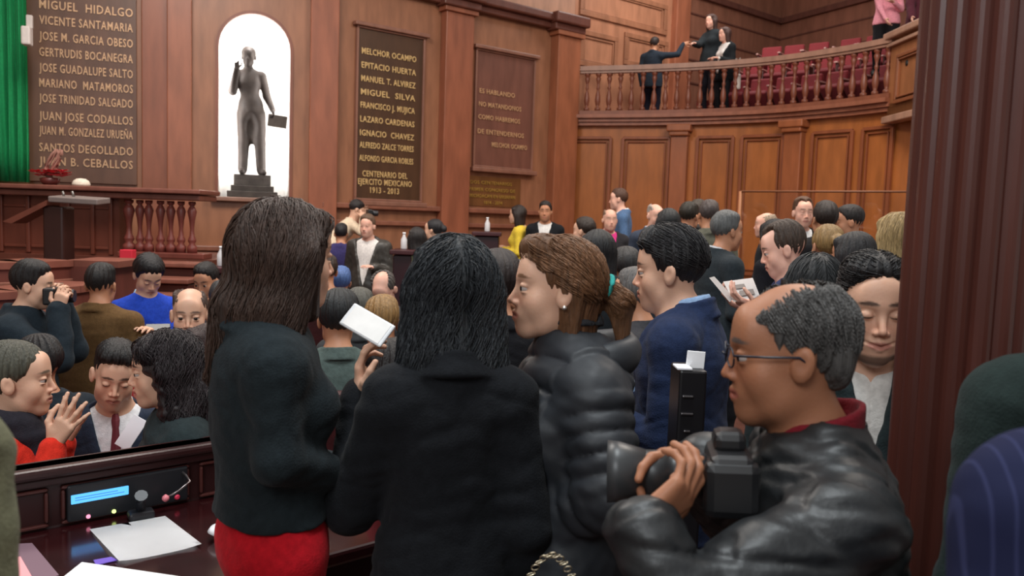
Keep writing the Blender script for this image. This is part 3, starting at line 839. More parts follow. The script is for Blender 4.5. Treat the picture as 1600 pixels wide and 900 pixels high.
# front wall, right facet
m = MB(); FB.box(m, 0, FB.L, ZB, ZT, -.3, 0); struct(m.build('wall_front_right', M('wood', WD)))
def pil(F, px0, px1, py, z0, z1, d, name='trim', c=WD):
    a = F.q(px0, py)[0]; b = F.q(px1, py)[0]
    m = MB(); F.box(m, a, b, z0, z1, 0, d, .012); F.box(m, a - .05, b + .05, z1 - .12, z1, 0, d + .05, .01)
    F.box(m, a - .04, b + .04, z0, z0 + .25, 0, d + .04, .01)
    struct(m.build(name, M('wood', c)))
zc = FB.q(700, 14)[1]; zc2 = FB.q(880, 45)[1]; zcor = (zc + zc2) / 2
pil(FA, 222, 300, 150, ZB, 6.6, .07, 'trim_3', (146, 86, 62)); pil(FA, 262, 300, 150, ZB, 6.6, .13, 'trim_4', (158, 96, 70))
pil(FA, 484, 528, 100, ZB, 6.6, .12, 'trim_5', (158, 94, 68))
pil(FB, 686, 729, 150, ZB, zcor, .16, 'trim_6', (158, 94, 68)); pil(FB, 858, 893, 150, ZB, zcor, .2, 'trim_7', (162, 98, 68))
# cornice with an upper frieze
sC = FB.q(893, 60)[0]
m = MB()
FB.box(m, .0, sC + .05, zcor - .02, zcor + .10, 0, .14, .02); FB.box(m, .0, sC + .08, zcor + .08, zcor + .22, 0, .24, .03)
for a_, b_ in ((686, 729), (858, 893)):
    s0, s1 = FB.q(a_, 60)[0] - .08, FB.q(b_, 60)[0] + .1
    FB.box(m, s0, s1, zcor - .05, zcor + .12, 0, .26, .02); FB.box(m, s0 - .04, s1 + .04, zcor + .06, zcor + .24, 0, .34, .03)
struct(m.build('trim_8', M('wood', (108, 62, 50))))
m = MB(); FB.box(m, 0, sC + .0, zcor + .22, ZT, 0, .06); struct(m.build('wall_frieze', M('wood', WL)))
m = MB(); FB.box(m, sC + .02, FB.L, 3.6, ZT, 0, .03)
struct(m.build('wall_gallery_side', M('wood', (184, 128, 98))))
# panel mouldings on the gallery side wall
m = MB()
def frpx(m, F, x0, x1, y0, y1, w=.035, d=.05, d0=0):
    a = F.q(x0, (y0 + y1) / 2)[0]; b = F.q(x1, (y0 + y1) / 2)[0]; z1 = F.q((x0 + x1) / 2, y0)[1]; z0 = F.q((x0 + x1) / 2, y1)[1]
    F.frame(m, a, b, z0, z1, w, d0, d)
for r in ((903, 1040, -10, 40), (903, 962, 52, 108), (972, 1040, 58, 108)): frpx(m, FB, *r, w=.09, d=.07, d0=.02); 
for r in ((909, 1033, -2, 32), (909, 956, 62, 100), (978, 1033, 66, 102)): frpx(m, FB, *r, w=.03, d=.055, d0=.02)
struct(m.build('trim_9', M('wood', (164, 112, 84))))
# dado mouldings
m = MB()
z = FB.q(640, 324)[1]
FB.box(m, -.05, FB.q(845, 330)[0], z - .05, z + .03, 0, .12, .015)
z = FB.q(640, 349)[1]; FB.box(m, .1, FB.q(845, 330)[0], z - .04, z + .03, 0, .08, .012)
z = FA.q(220, 385)[1]; FA.box(m, FA.q(300, 380)[0], FA.L - .1, z - .04, z + .03, 0, .08, .012)
struct(m.build('baseboard_front', M('wood', (146, 92, 72))))
# gallery back walls
FC = Facet((3.35, 16.9), (5.8, 19.0)); FD = Facet((5.8, 19.0), (9.5, 11.5))
m = MB(); FC.box(m, 0, FC.L + .1, 3.6, ZT + .8, -.2, 0); struct(m.build('wall_gallery_back', M('wood', (146, 98, 78))))
m = MB(); FD.box(m, 0, FD.L, 3.6, ZT + .8, -.2, 0); struct(m.build('wall_gallery_right', M('wood', (140, 92, 74))))
m = MB()
for z in (4.5, 4.95, 5.4, 5.85, 6.3): FC.box(m, 0, FC.L, z, z + .03, 0, .02); FD.box(m, 0, FD.L, z, z + .03, 0, .02)
zz = FC.q(1130, 10)[1]; FC.box(m, 0, FC.L, zz, zz + .12, 0, .08, .01); FD.box(m, 0, FD.L, zz, zz + .12, 0, .08, .01)
struct(m.build('trim_10', M('wood', (104, 64, 54))))
pp = W(1058, 60, 16.75)
m = MB(); m.box((pp[0], 16.75, 5.4), (.42, .3, 3.9), .7, .02); struct(m.build('trim_11', M('wood', (170, 104, 76))))
# ---- curved gallery
GP = [(.80, 15.05), (.92, 15.0), (2.24, 14.57), (3.25, 14.1), (4.14, 13.46), (4.85, 12.6), (5.24, 11.9)]
def curve_pts(P, n):
    P = [np.array(p) for p in P]; P = [2 * P[0] - P[1]] + P + [2 * P[-1] - P[-2]]
    out = []
    for i in range(1, len(P) - 2):
        for t in np.linspace(0, 1, n, endpoint=False):
            p0, p1, p2, p3 = P[i - 1:i + 3]
            out.append(.5 * (2 * p1 + (p2 - p0) * t + (2 * p0 - 5 * p1 + 4 * p2 - p3) * t * t + (3 * p1 - p0 - 3 * p2 + p3) * t ** 3))
    out.append(P[-2]); return out
GC = curve_pts(GP[1:], 8)
GL = np.concatenate([[0], np.cumsum([np.linalg.norm(b - a) for a, b in zip(GC[:-1], GC[1:])])])
def gat(s, off=0.0):
    """point on the gallery edge at length s, moved outward (away from the hall) by off; also its tangent angle"""
    i = int(np.clip(np.searchsorted(GL, s) - 1, 0, len(GC) - 2)); t = (s - GL[i]) / (GL[i + 1] - GL[i])
    p = GC[i] + (GC[i + 1] - GC[i]) * t
    j = min(max(i, 1), len(GC) - 2); d = GC[j + 1] - GC[j - 1]; d = d / np.linalg.norm(d); n = V3(-d[1], d[0])
    if n @ (p - V3(0, 8)) < 0: n = -n
    return p + n * off, math.atan2(d[1], d[0])
def sweep(m, z0, z1, o0, o1, s0=0, s1=None):
    s1 = GL[-1] if s1 is None else s1
    S_ = np.linspace(s0, s1, 41); prev = None
    for s in S_:
        a, _ = gat(s, o0); b, _ = gat(s, o1)
        cur = [m.bm.verts.new((p[0], p[1], z)) for p, z in ((a, z0), (b, z0), (b, z1), (a, z1))]
        if prev:
            for i in range(4): m.bm.faces.new((prev[i], prev[(i + 1) % 4], cur[(i + 1) % 4], cur[i]))
        else: m.bm.faces.new(cur)
        prev = cur
    m.bm.faces.new(list(reversed(prev)))
ZG = 3.49; SG0 = 2.0
m = MB()
sweep(m, ZG - .06, ZG + .0, -.05, .3); sweep(m, ZG + .0, ZG + .06, -.12, .2); sweep(m, ZG - .12, ZG - .06, -.00, .3)
struct(m.build('trim_12', M('wood', (160, 100, 76))))
m = MB(); m.prism([tuple(gat(s, .1)[0]) for s in np.linspace(0, GL[-1], 24)] + [(9.3, 11.6), (5.8, 18.9), (3.4, 16.9)], ZG - .05, ZG); struct(m.build('floor_gallery', M('velvet', (130, 28, 30))))
m = MB(); m.prism([tuple(gat(s, .98)[0]) for s in np.linspace(SG0, GL[-1], 24)] + [(9.3, 11.6), (5.8, 18.9), (4.6, 17.8)], ZG, ZG + .42); struct(m.build('floor_gallery_step', M('velvet', (130, 28, 30))))
m = MB(); m.prism([tuple(gat(s, 1.74)[0]) for s in np.linspace(SG0 + .2, GL[-1], 24)] + [(9.3, 11.8), (5.8, 18.7)], ZG + .42, ZG + .84); struct(m.build('floor_gallery_top', M('velvet', (130, 28, 30))))
# wall under the gallery
m = MB(); sweep(m, ZB, ZG - .12, .12, .4)
e = GC[-1]; m.prism([(5.34, 12.0), (6.6, 9.8), (6.9, 10.0), (5.6, 12.1)], ZB, ZG - .2)
struct(m.build('wall_right', M('wood', WO)))
def s_of(px, py, off=.12):
    """length along the curve seen at a pixel column"""
    best = None
    for s in np.linspace(0, GL[-1], 400):
        p, _ = gat(s, off); v = V3(p[0], p[1], 0) - EYE
        x = (v @ _R) / (v @ _F) * FPX + 800
        # at the height of py
        zz = EYE[2] + ray(px, py)[2] * p[1]; v = V3(p[0], p[1], zz) - EYE; x = (v @ _R) / (v @ _F) * FPX + 800
        if best is None or abs(x - px) < best[0]: best = (abs(x - px), s)
    return best[1]
m = MB()
for a, b in ((1049, 1075), (1228, 1256)):
    s0, s1 = s_of(a, 260), s_of(b, 260)
    p, an = gat((s0 + s1) / 2, .06); m.box((p[0], p[1], (ZG - .12 + ZB) / 2), (s1 - s0, .16, ZG - .12 - ZB), an, .015)
    p, an = gat((s0 + s1) / 2, .03); m.box((p[0], p[1], ZG - .18), (s1 - s0 + .12, .30, .12), an, .02); m.box((p[0], p[1], ZG - .27), (s1 - s0 + .04, .24, .08), an, .02)
struct(m.build('trim_13', M('wood', (164, 96, 60))))
m = MB()
for a, b in ((884, 952), (972, 1044), (1088, 1143), (1158, 1222), (1268, 1330), (1346, 1414)):
    s0, s1 = s_of(a, 280), s_of(b, 280); zt = ZG - .33; zb = .9
    for so, w_, dd in ((0, .05, .08), (.07, .02, .10)):
        p, an = gat((s0 + s1) / 2, dd); L_ = s1 - s0 - 2 * so
        m.box((p[0], p[1], zt - so), (L_, .05, w_), an, .006); m.box((p[0], p[1], zb + so), (L_, .05, w_), an, .006)
        for ss in (s0 + so, s1 - so):
            p, an = gat(ss, dd); m.box((p[0], p[1], (zt + zb) / 2), (w_, .05, zt - zb - 2 * so), an, .006)
struct(m.build('trim_14', M('wood', (150, 84, 52))))
# balustrade of the gallery
T = empty('gallery_balustrade', (3.3, 14.1, ZG)); tag(T, 'dark wooden balustrade with turned balusters edging the curved upper gallery', 'balustrade')
Ti = Matrix.Translation((-3.3, -14.1, -ZG))
m = MB(); sweep(m, ZG + .82, ZG + .90, -.07, .09); sweep(m, ZG + .78, ZG + .82, -.04, .06); m.build('handrail', M('wood', (176, 134, 114)), T, Ti)
m = MB(); sweep(m, ZG + .06, ZG + .13, -.05, .09); m.build('bottom_rail', M('wood', (140, 84, 62)), T, Ti)
bp = [(.05, 0), (.05, .05), (.024, .07), (.036, .11), (.050, .18), (.042, .27), (.018, .36), (.030, .39), (.030, .41), (.018, .44), (.030, .50), (.046, .56), (.030, .60), (.05, .61), (.05, .66)]
bal = MB().lathe([(r, z) for r, z in bp], n=10).build('baluster', M('wood', (136, 78, 58)), T)
nb = int(GL[-1] / .195)
for i in range(nb):
    o = bal if i == 0 else bal.copy()
    if i: COL.objects.link(o)
    p, an = gat(.1 + i * (GL[-1] - .2) / (nb - 1), .02); o.location = (p[0] - 3.3, p[1] - 14.1, .13); o.rotation_euler = (0, 0, an)
# gallery box with a panelled parapet, on the right
FX = Facet((5.22, 11.95), (5.30, 9.2))
m = MB(); FX.box(m, 0, FX.L, ZG - .28, ZG + .90, -.18, 0)
m.prism([(5.22, 11.95), (5.30, 9.2), (9, 9.2), (9, 12)], ZG - .26, ZG - .02)
struct(m.build('wall_gallery_box', M('wood', (160, 104, 66))))
m = MB(); FX.box(m, -.08, FX.L, ZG + .86, ZG + .96, -.25, .10, .02); FX.box(m, -.03, FX.L, ZG + .76, ZG + .81, 0, .06, .01)
FX.box(m, -.03, FX.L, ZG - .30, ZG - .20, -.1, .07, .015); struct(m.build('trim_15', M('wood', (180, 140, 118))))
m = MB(); FX.frame(m, .22, 2.0, ZG - .05, ZG + .62, .05, 0, .035); FX.frame(m, .30, 1.92, ZG + .02, ZG + .55, .02, 0, .045); struct(m.build('trim_16', M('wood', (146, 88, 56))))
# ---- reeded column, right foreground
ct = W(1508, 450, 1.74); m = MB(); n = 96; prof = []
for i in range(n):
    a = 2 * math.pi * i / n; r = .114 + .012 * abs(math.sin(a * 8)) ** .8; prof.append((ct[0] + r * math.cos(a), ct[1] + r * math.sin(a)))
m.prism(prof, 0, 5.5)
m.box((ct[0], ct[1], .12), (.29, .29, .24), 0, .02)
o = m.build('reeded_column', M('wood', (88, 46, 38))); tag(o, 'dark red wooden column with vertical reeding, in front of the smiling man', 'column', kind='structure')
# ---- back and side walls outside the view keep the daylight out
m = MB(); m.box((-9.0, 4.5, 3.3), (.2, 15, 7.8)); struct(m.build('wall_left', M('wood', WD)))
# ------------------------------------------------------------------ fixtures and objects
CAPH = .69
def text_mesh(lines, m_, parent, F, thick=.012, size=.12, name='lettering'):
    """lines: (string, px left, px right, y left, y right) raised letters on a facet"""
    for st, x0, x1, y0, y1 in lines:
        cu = bpy.data.curves.new('lettering', 'FONT'); cu.body = st; cu.size = 1; cu.extrude = .05; cu.resolution_u = 2; cu.space_character = 1.12; cu.offset = .012
        ob = bpy.data.objects.new('tmp', cu); COL.objects.link(ob)
        bpy.context.view_layer.update()
        me = bpy.data.meshes.new_from_object(ob.evaluated_get(bpy.context.evaluated_depsgraph_get()))
        bpy.data.objects.remove(ob)
        co = np.array([v.co[:] for v in me.vertices]); mn, mx = co.min(0), co.max(0)
        a, za = F.q(x0, y0, .03); b, zb = F.q(x1, y1, .03)
        zc_ = (za + zb) / 2
        k = (b - a) / (mx[0] - mn[0])
        for v in me.vertices:
            v.co = (a + (v.co.x - mn[0]) * k, (v.co.y - CAPH / 2) / CAPH * size, v.co.z / .05 * thick / 2)
        me.transform(F.mtx(0, zc_, parent['_off'] + thick / 2))
        inv = Matrix.Translation(-Vector(parent.location)); me.transform(inv)
        o = link(name, me, m_, parent)
def plaque(F, x0, x1, y0, y1, lines, label, size, col=(96, 62, 46), fcol=(146, 100, 82), lc=(214, 176, 122), ledge=True, group=None, d=.03):
    a = F.q(x0, (y0 + y1) / 2)[0]; b = F.q(x1, (y0 + y1) / 2)[0]; z1 = F.q((x0 + x1) / 2, y0)[1]; z0 = F.q((x0 + x1) / 2, y1)[1]
    c = F.w((a + b) / 2, z0, 0); T = empty('wall_plaque', tuple(c)); tag(T, label, 'plaque', group)
    Ti = Matrix.Translation(-Vector(c)); T['_off'] = d
    m = MB(); F.box(m, a, b, z0, z1, 0, d, .004); m.build('panel', M('wood', col), T, Ti)
    if ledge:
        m = MB(); F.frame(m, a - .03, b + .03, z0 - .03, z1 + .03, .035, 0, d + .03); F.box(m, a - .08, b + .08, z1 + .02, z1 + .08, 0, .11, .012); F.box(m, a - .08, b + .08, z0 - .10, z0 - .03, 0, .13, .012)
        m.build('frame', M('wood', fcol), T, Ti)
    text_mesh(lines, M('gold', lc), T, F, size=size)
    del T['_off']
L1 = ['MIGUEL  HIDALGO', 'VICENTE SANTAMARIA', 'JOSE M. GARCIA OBESO', 'GERTRUDIS BOCANEGRA', 'JOSE GUADALUPE SALTO', 'MARIANO  MATAMOROS', 'JOSE TRINIDAD SALGADO', 'JUAN JOSE CODALLOS', 'JUAN M. GONZALEZ URUE\u00d1A', 'SANTOS DEGOLLADO', 'JUAN B. CEBALLOS']
yl = [6, 30, 55, 79, 105, 128, 153, 180, 203, 230, 249]; yr = [22, 46, 70, 95, 117, 141, 163, 190, 212, 237, 260]
plaque(FA, 44, 214, -40, 286, [(t, 62, 208, a, b) for t, a, b in zip(L1, yl, yr)], 'large brown plaque with eleven names in pale letters beside the green curtain', .105, col=(104, 72, 56), lc=(200, 160, 124), ledge=False, d=.05)
L2 = ['MELCHOR OCAMPO', 'EPITACIO HUERTA', 'MANUEL T. ALVIREZ', 'MIGUEL  SILVA', 'FRANCISCO J. MUJICA', 'LAZARO CARDENAS', 'IGNACIO  CHAVEZ', 'ALFREDO ZALCE TORRES', 'ALFONSO GARCIA ROBLES']
y0 = [80, 103, 124, 145, 165, 187, 208, 227, 247]; y1 = [92, 112, 132, 152, 172, 193, 214, 232, 252]
ln = [(t, 565 - i * .5, 650 - i * .6, a, b) for i, (t, a, b) in enumerate(zip(L2, y0, y1))] + [('CENTENARIO DEL', 566, 636, 271, 275), ('EJERCITO MEXICANO', 559, 643, 284, 287), ('1913 - 2013', 578, 623, 297, 299)]
plaque(FB, 556, 657, 52, 312, ln, 'framed dark plaque with nine gilded names and a 1913 - 2013 dedication', .085, col=(82, 54, 34), lc=(226, 190, 130))
ln = [('ES HABLANDO', 749, 804, 142, 149), ('NO MATANDONOS', 748, 814, 163, 170), ('COMO HABREMOS', 747, 812, 183, 189), ('DE ENTENDERNOS', 746, 818, 205, 212), ('MELCHOR OCAMPO', 768, 823, 226, 231)]
plaque(FB, 741, 830, 86, 262, ln, 'smaller framed plaque with a short four-line quotation in pale letters', .075, col=(124, 80, 66), lc=(210, 166, 124))
ln = [('DOS CENTENARIOS', 735, 800, 284, 288), ('PRIMER CONGRESO DE', 733, 805, 295, 299), ('MICHOACAN EN URUAPAN', 734, 805, 305, 309), ('1814 - 2014', 757, 785, 316, 318)]
plaque(FB, 731, 812, 277, 323, ln, 'low brassy plate with four faint lines under the quotation plaque', .055, col=(120, 78, 44), lc=(178, 140, 66), ledge=False, d=.02)

# statue in the niche
def statue():
    b0 = FA.w(nc, nz0, -.22); an = math.atan2(FA.u[1], FA.u[0])
    T = empty('bronze_statue', tuple(b0), an); tag(T, 'dark bronze statue of a suited man raising one hand in the lit white niche', 'statue')
    zf = FA.q(385, 272)[1] - nz0; ztop = FA.q(378, 68)[1] - nz0; h = ztop - zf; k = h / 1.78
    m = MB()
    for hw, z0, z1 in ((.34, 0, .09), (.29, .09, .17), (.25, .17, .25), (.22, .25, zf - .08), (.25, zf - .08, zf)):
        m.box((-.02, .02, (z0 + z1) / 2), (hw * 2, hw * 1.3, z1 - z0), 0, .008)
    m.build('plinth', M('bronze', (76, 70, 66)), T)
    # figure in local frame: x right, faces -y (towards the hall)
    H = V3(-.08, -.02, 1.64) * k
    Rf = rotm(rz=math.pi - .15) 
    P = xf(head_prims(), H, Rf, k * 1.15) + [ell((-.08 * k, .01 * k, 1.70 * k), (.100 * k, .12 * k, .098 * k), .01), cap(H, (-.09 * k, .02, 1.46 * k), .055 * k, k=.02)]
    q = lambda x, y, z: V3(x, y, z) * k
    P += [ell(q(-.07, 0, 1.28), V3(.155, .12, .22) * k, .05), ell(q(-.05, 0, 1.0), V3(.145, .125, .20) * k, .05), ell(q(-.04, 0, .84), V3(.15, .13, .16) * k, .05),
          cap(q(-.22, 0, 1.40), q(.09, 0, 1.40), .06 * k, k=.04),
          cap(q(-.23, 0, 1.38), q(-.29, -.10, 1.14), .068 * k, .055 * k), cap(q(-.29, -.10, 1.14), q(-.24, -.22, 1.42), .056 * k, .04 * k),
          cap(q(.10, 0, 1.38), q(.17, .02, 1.12), .068 * k, .055 * k), cap(q(.17, .02, 1.12), q(.25, -.12, .92), .055 * k, .04 * k),
          cap(q(-.13, 0, .85), q(-.14, 0, .45), .10 * k, .075 * k, k=.03), cap(q(-.14, 0, .45), q(-.15, .02, .08), .078 * k, .066 * k, k=.02),
          cap(q(.05, 0, .85), q(.08, -.02, .45), .10 * k, .075 * k, k=.03), cap(q(.08, -.02, .45), q(.10, .0, .08), .078 * k, .066 * k, k=.02),
          cap(q(-.15, .02, .04), q(-.17, -.16, .03), .045 * k, .035 * k), cap(q(.10, .02, .04), q(.14, -.16, .03), .045 * k, .035 * k),
          # coat tails
          Prim('c', (q(-.04, .03, .95), q(-.03, .05, .62), .17 * k, .18 * k), .04, sc=V3(1, .6, 1)), ell(q(-.04, -.16, .66), V3(.10, .12, .2) * k, .04, op='-')]
    P += hand_prims(q(-.24, -.22, 1.43), (-.02, -.1, 1), (0, -1, 0), True, [.1, 1.1, 1.3, 1.3], k)
    P += hand_prims(q(.25, -.13, .91), (.15, -.5, -.8), (-1, 0, 0), False, .9, k)
    r = surf(P, .011, lambda p, d: d + .003 * wob(p * V3(1, 1, .6), 30, 3), V3(-.55, -.5, -.02) * k, V3(.55, .45, 1.95) * k, dmax=.01)
    v = r[0] + V3(0, 0, zf); link('figure', np_mesh('figure', relax(v, r[1], 1), r[1]), M('bronze', (58, 50, 46)), T)
    m = MB(); m.box(q(.31, -.18, .76) + V3(0, 0, zf), (.26 * k, .02, .17 * k), Matrix.Rotation(.1, 4, 'Y'), .003); m.build('document', M('bronze', (92, 84, 78)), T)
statue()

# green curtain beside the plaque
def curtain():
    m = MB(); a = FA.q(-60, 150, .25)[0]; b = FA.q(45, 150, .25)[0]; z0 = FA.q(20, 284, .25)[1]; n = 90; prev = None
    for i in range(n + 1):
        t = i / n; s_ = a + (b - a) * t
        col = []
        for j in range(13):
            z = z0 + (6.9 - z0) * j / 12
            off = .25 + .045 * math.sin(t * 46 + .5 * math.sin(z * 1.3)) + .02 * math.sin(t * 97 + z)
            col.append(m.bm.verts.new(tuple(FA.w(s_, z, off))))
        if prev:
            for j in range(12):
                f = m.bm.faces.new((prev[j], col[j], col[j + 1], prev[j + 1])); f.smooth = True
        prev = col
    bmesh.ops.solidify(m.bm, geom=m.bm.faces[:], thickness=.012)
    o = m.build('green_curtain', M('velvet', (34, 186, 112))); tag(o, 'bright green hanging curtain in vertical folds at the left edge', 'curtain')
curtain()
def speaker():
    p = W(42, 50, 10.15); T = empty('wall_camera', tuple(p)); tag(T, 'small white wall-mounted camera housing beside the green curtain', 'camera')
    m = MB(); m.box((0, 0, -.05), (.10, .16, .22), .3, .02); m.build('housing', M('plastic', (216, 206, 200)), T)
    m = MB(); m.box((0, .06, .13), (.07, .06, .16), .3, .01); m.build('bracket', M('plastic', (200, 190, 184)), T)
speaker()

# ---- raised presidium, left back
def presidium():
    Y = 9.0; zt = W(160, 296, Y)[2]; x0 = -8.5; x1 = W(328, 300, Y)[0]
    zb = W(250, 402, Y)[2]
    T = empty('presidium_desk', ((x0 + x1) / 2, Y, 0)); tag(T, 'long raised dark wood presidium desk below the plaque of names', 'desk')
    off = -Vector((((x0 + x1) / 2, Y, 0)))
    mt = Matrix.Translation(off); xb = W(190, 350, Y)[0]
    m = MB(); m.box(((x0 + x1) / 2, Y + .02, zt), (x1 - x0, .62, .05), 0, .012); m.box(((x0 + x1) / 2, Y + .04, zt - .06), (x1 - x0 - .06, .52, .06), 0, .01); m.build('desktop', M('wood', (128, 78, 66)), T, mt)
    m = MB(); m.box(((x0 + xb) / 2, Y + .1, (zt + zb) / 2 - .05), (xb - x0, .3, zt - zb)); 
    for px in (8, 50, 112, 150, 178):
        xx = W(px, 350, Y)[0]; m.box((xx, Y - .06, (zt + zb) / 2 - .04), (.04, .05, zt - zb - .1), 0, .008)
    for i, (pa, pb) in enumerate(((-60, 4), (12, 46), (54, 108), (116, 146), (154, 174))):
        xa, xc = W(pa, 350, Y)[0], W(pb, 350, Y)[0]; m.box(((xa + xc) / 2, Y - .055, zt - .2), (xc - xa, .03, .03), 0, .006); m.box(((xa + xc) / 2, Y - .055, zb + .08), (xc - xa, .03, .03), 0, .006)
    m.build('front_panel', M('wood', (112, 58, 44)), T, mt)
    m = MB(); m.box(((x0 + x1) / 2, Y + .6, (zb - .45) / 2), (x1 - x0 + .2, 1.6, zb + .45)); st = m.build('floor_stage', M('wood', (104, 56, 44))); struct(st)
    # stage balustrade
    B = empty('stage_balustrade', (W(255, 400, Y)[0], Y - .05, zb)); tag(B, 'short run of turned dark red balusters at the right end of the presidium', 'balustrade')
    mb_ = Matrix.Translation(-Vector(B.location)); xa = W(195, 350, Y)[0]; h_ = zt - .1 - zb
    m = MB(); m.box(((xa + x1) / 2, Y - .05, zb + .03), (x1 - xa, .26, .06), 0, .01); m.build('bottom_rail', M('wood', (120, 62, 52)), B, mb_)
    m = MB()
    pr = [(.055, 0), (.055, .07), (.03, .10), (.045, .13), (.045, .15), (.028, .19), (.022, .26), (.032, .36), (.052, .46), (.036, .5), (.022, .52), (.04, .54), (.04, .57)]
    k = h_ / .57
    for i, px in enumerate((205, 222, 236, 254, 270, 286, 303)):
        b = MB().lathe([(r * (1.25 if i == 0 else 1) * .95, .06 + z * (k - .06 / .57)) for r, z in pr], n=12).build('baluster', M('wood', (132, 66, 58)), B)
        b.location = (W(px, 350, Y)[0] - B.location.x, 0, 0)
    # stepped fronts below
    for i, (ya, px0, px1, Yd, py) in enumerate(((0, 182, 322, 8.15, 412), (0, 215, 305, 7.85, 437), (0, 225, 300, 7.6, 462))):
        z = W((px0 + px1) / 2, py, Yd)[2]; a = W(px0 - 60 * i, py, Yd)[0]; b = W(px1, py, Yd)[0]
        O = empty('stage_step', ((a + b) / 2, Yd, -.45)); tag(O, ['top wooden step ledge under the stage balustrade', 'middle wooden step ledge under the stage balustrade', 'lowest wooden step ledge under the stage balustrade'][i], 'step')
        m = MB(); m.box((0, 0, z + .45), (b - a, .34, .045), 0, .01); m.build('tread', M('wood', (136, 84, 70)), O)
        m = MB(); m.box((0, .03, (z + .42) / 2), (b - a - .06, .24, z + .41), 0, .01); m.build('riser', M('wood', (92, 46, 38)), O)
    return zt, zb
PZT, PZB = presidium()
def curved_bench(pts, name, label, drop, col=(120, 66, 56), zf=-.45, back=None):
    """desk whose top edge passes the given (px, py, Y) points"""
    P = [W(*p) for p in pts]; z = float(np.mean([p[2] for p in P]))
    T = empty(name, (P[0][0], P[0][1], zf)); tag(T, label, 'bench'); mt = Matrix.Translation(-Vector(T.location))
    for nm, d0, d1, z0, z1, c in (('desktop', -.03, .38, z - .05, z, (140, 84, 70)), ('front_panel', 0, .30, zf, z - .05, col)):
        m = MB()
        for a, b in zip(P[:-1], P[1:]):
            d = b[:2] - a[:2]; n = V3(-d[1], d[0]); n /= np.linalg.norm(n)
            if n[1] < 0: n = -n
            q = [a[:2] + n * d0, b[:2] + n * d0, b[:2] + n * d1, a[:2] + n * d1]
            m.hexa([(x, y, z0) for x, y in q] + [(x, y, z1) for x, y in q])
        m.build(nm, M('wood', c), T, mt)
    m = MB()
    for a, b in zip(P[:-1], P[1:]):
        d = b[:2] - a[:2]; L_ = np.linalg.norm(d); an = math.atan2(d[1], d[0]); c = (a + b) / 2
        for zz in (z - .16, z - drop): m.box((c[0], c[1] - .02, zz), (L_, .04, .03), an, .006)
    m.build('moulding', M('wood', (146, 92, 76)), T, mt)
curved_bench([(-60, 423, 5.9), (40, 414, 6.2), (110, 402, 6.6), (158, 392, 7.1)], 'curved_bench', 'upper curved dark red desk row behind the man with the camera', .33)
curved_bench([(-60, 474, 5.3), (30, 462, 5.6), (120, 438, 6.1), (160, 431, 6.45)], 'curved_bench', 'lower curved dark red desk row behind the man with the camera', .30)
# lectern
def lectern():
    Y = 7.9; c = W(98, 400, Y); T = empty('lectern', (c[0], Y, -.45)); tag(T, 'dark lectern with a flat grey top on a broad post at left back', 'lectern')
    g = lambda px, py: W(px, py, Y) - V3(c[0], Y, -.45)
    m = MB(); a = g(84, 311); b = g(165, 312); m.box(((a[0] + b[0]) / 2, 0, a[2]), (b[0] - a[0] - .03, .26, .055), Matrix.Rotation(.03, 4, 'Y') @ Matrix.Rotation(.08, 4, 'X'), .01); m.build('reading_top', M('plastic', (128, 116, 112)), T)
    m = MB(); a = g(74, 322); b = g(106, 322); m.box(((a[0] + b[0]) / 2, .02, a[2] / 2), (b[0] - a[0], .22, a[2]), 0, .02); m.build('post', M('wood', (56, 30, 26)), T)
    m = MB(); pts = [g(16, 346), g(84, 313), g(84, 321), g(30, 349)]
    va = [m.bm.verts.new((p[0], -.12, p[2])) for p in pts]; vb = [m.bm.verts.new((p[0], .12, p[2])) for p in pts]
    for i in range(4): m.bm.faces.new((va[i], va[(i + 1) % 4], vb[(i + 1) % 4], vb[i]))
    m.bm.faces.new(va); m.bm.faces.new(vb[::-1]); m.build('side_shelf', M('wood', (120, 66, 52)), T)
    m = MB()
    for px in (101, 116): p = g(px, 309); m.tube([(p[0], 0, p[2]), (p[0] - .01, -.02, p[2] + .06)], .012)
    m.build('microphone_stub', M('metal', (150, 146, 142)), T)
lectern()
def simple(name, label, cat, mb_, m_, group=None):
    o = mb_.build(name, m_); tag(o, label, cat, group); return o
p = W(200, 402, 8.1); zz = W(250, 412, 8.15)[2] + .025
simple('red_box', 'small bright red box standing on the top step ledge', 'box', MB().box((p[0], 8.1, zz + .05), (.12, .1, .11), 0, .006), M('paint', (206, 40, 60)))
def flowers():
    p = W(74, 289, 8.9); T = empty('flower_arrangement', (p[0], 8.95, PZT + .025)); tag(T, 'red flower arrangement with pale twisted stems on the presidium desk', 'flowers')
    MB().lathe([(.06, 0), (.09, .03), (.1, .07), (.07, .08)], n=14).build('bowl', M('plastic', (96, 40, 36)), T)
    rr = random.Random(3)
    m = MB()
    for i in range(26):
        a = rr.uniform(0, 6.28); r = rr.uniform(.0, .17); c = Vector((r * 1.2 * math.cos(a), r * .6 * math.sin(a), .09 + rr.uniform(0, .06)))
        for k in range(5):
            b = a + k * 1.26; d = Vector((math.cos(b), math.sin(b), .35)) * .07
            s_ = Vector((-math.sin(b), math.cos(b), 0)) * .028
            vs = [m.bm.verts.new(c), m.bm.verts.new(c + d * .6 + s_), m.bm.verts.new(c + d), m.bm.verts.new(c + d * .6 - s_)]; m.bm.faces.new(vs)
    m.build('petals', M('velvet', (206, 30, 50)), T)
    m = MB()
    for i in range(9):
        a = rr.uniform(-1.2, 1.2); x, y, z = rr.uniform(-.03, .03), 0, .08; pts = [(x, y, z)]
        for k in range(6): x += .035 * math.sin(a + k * .5) + rr.uniform(-.015, .015); z += .05; y += rr.uniform(-.02, .02); pts.append((x, y, z))
        m.tube(pts, [.014, .013, .012, .010, .012, .014, .008], 6)
    m.build('stems', M('cloth', (168, 122, 108)), T)
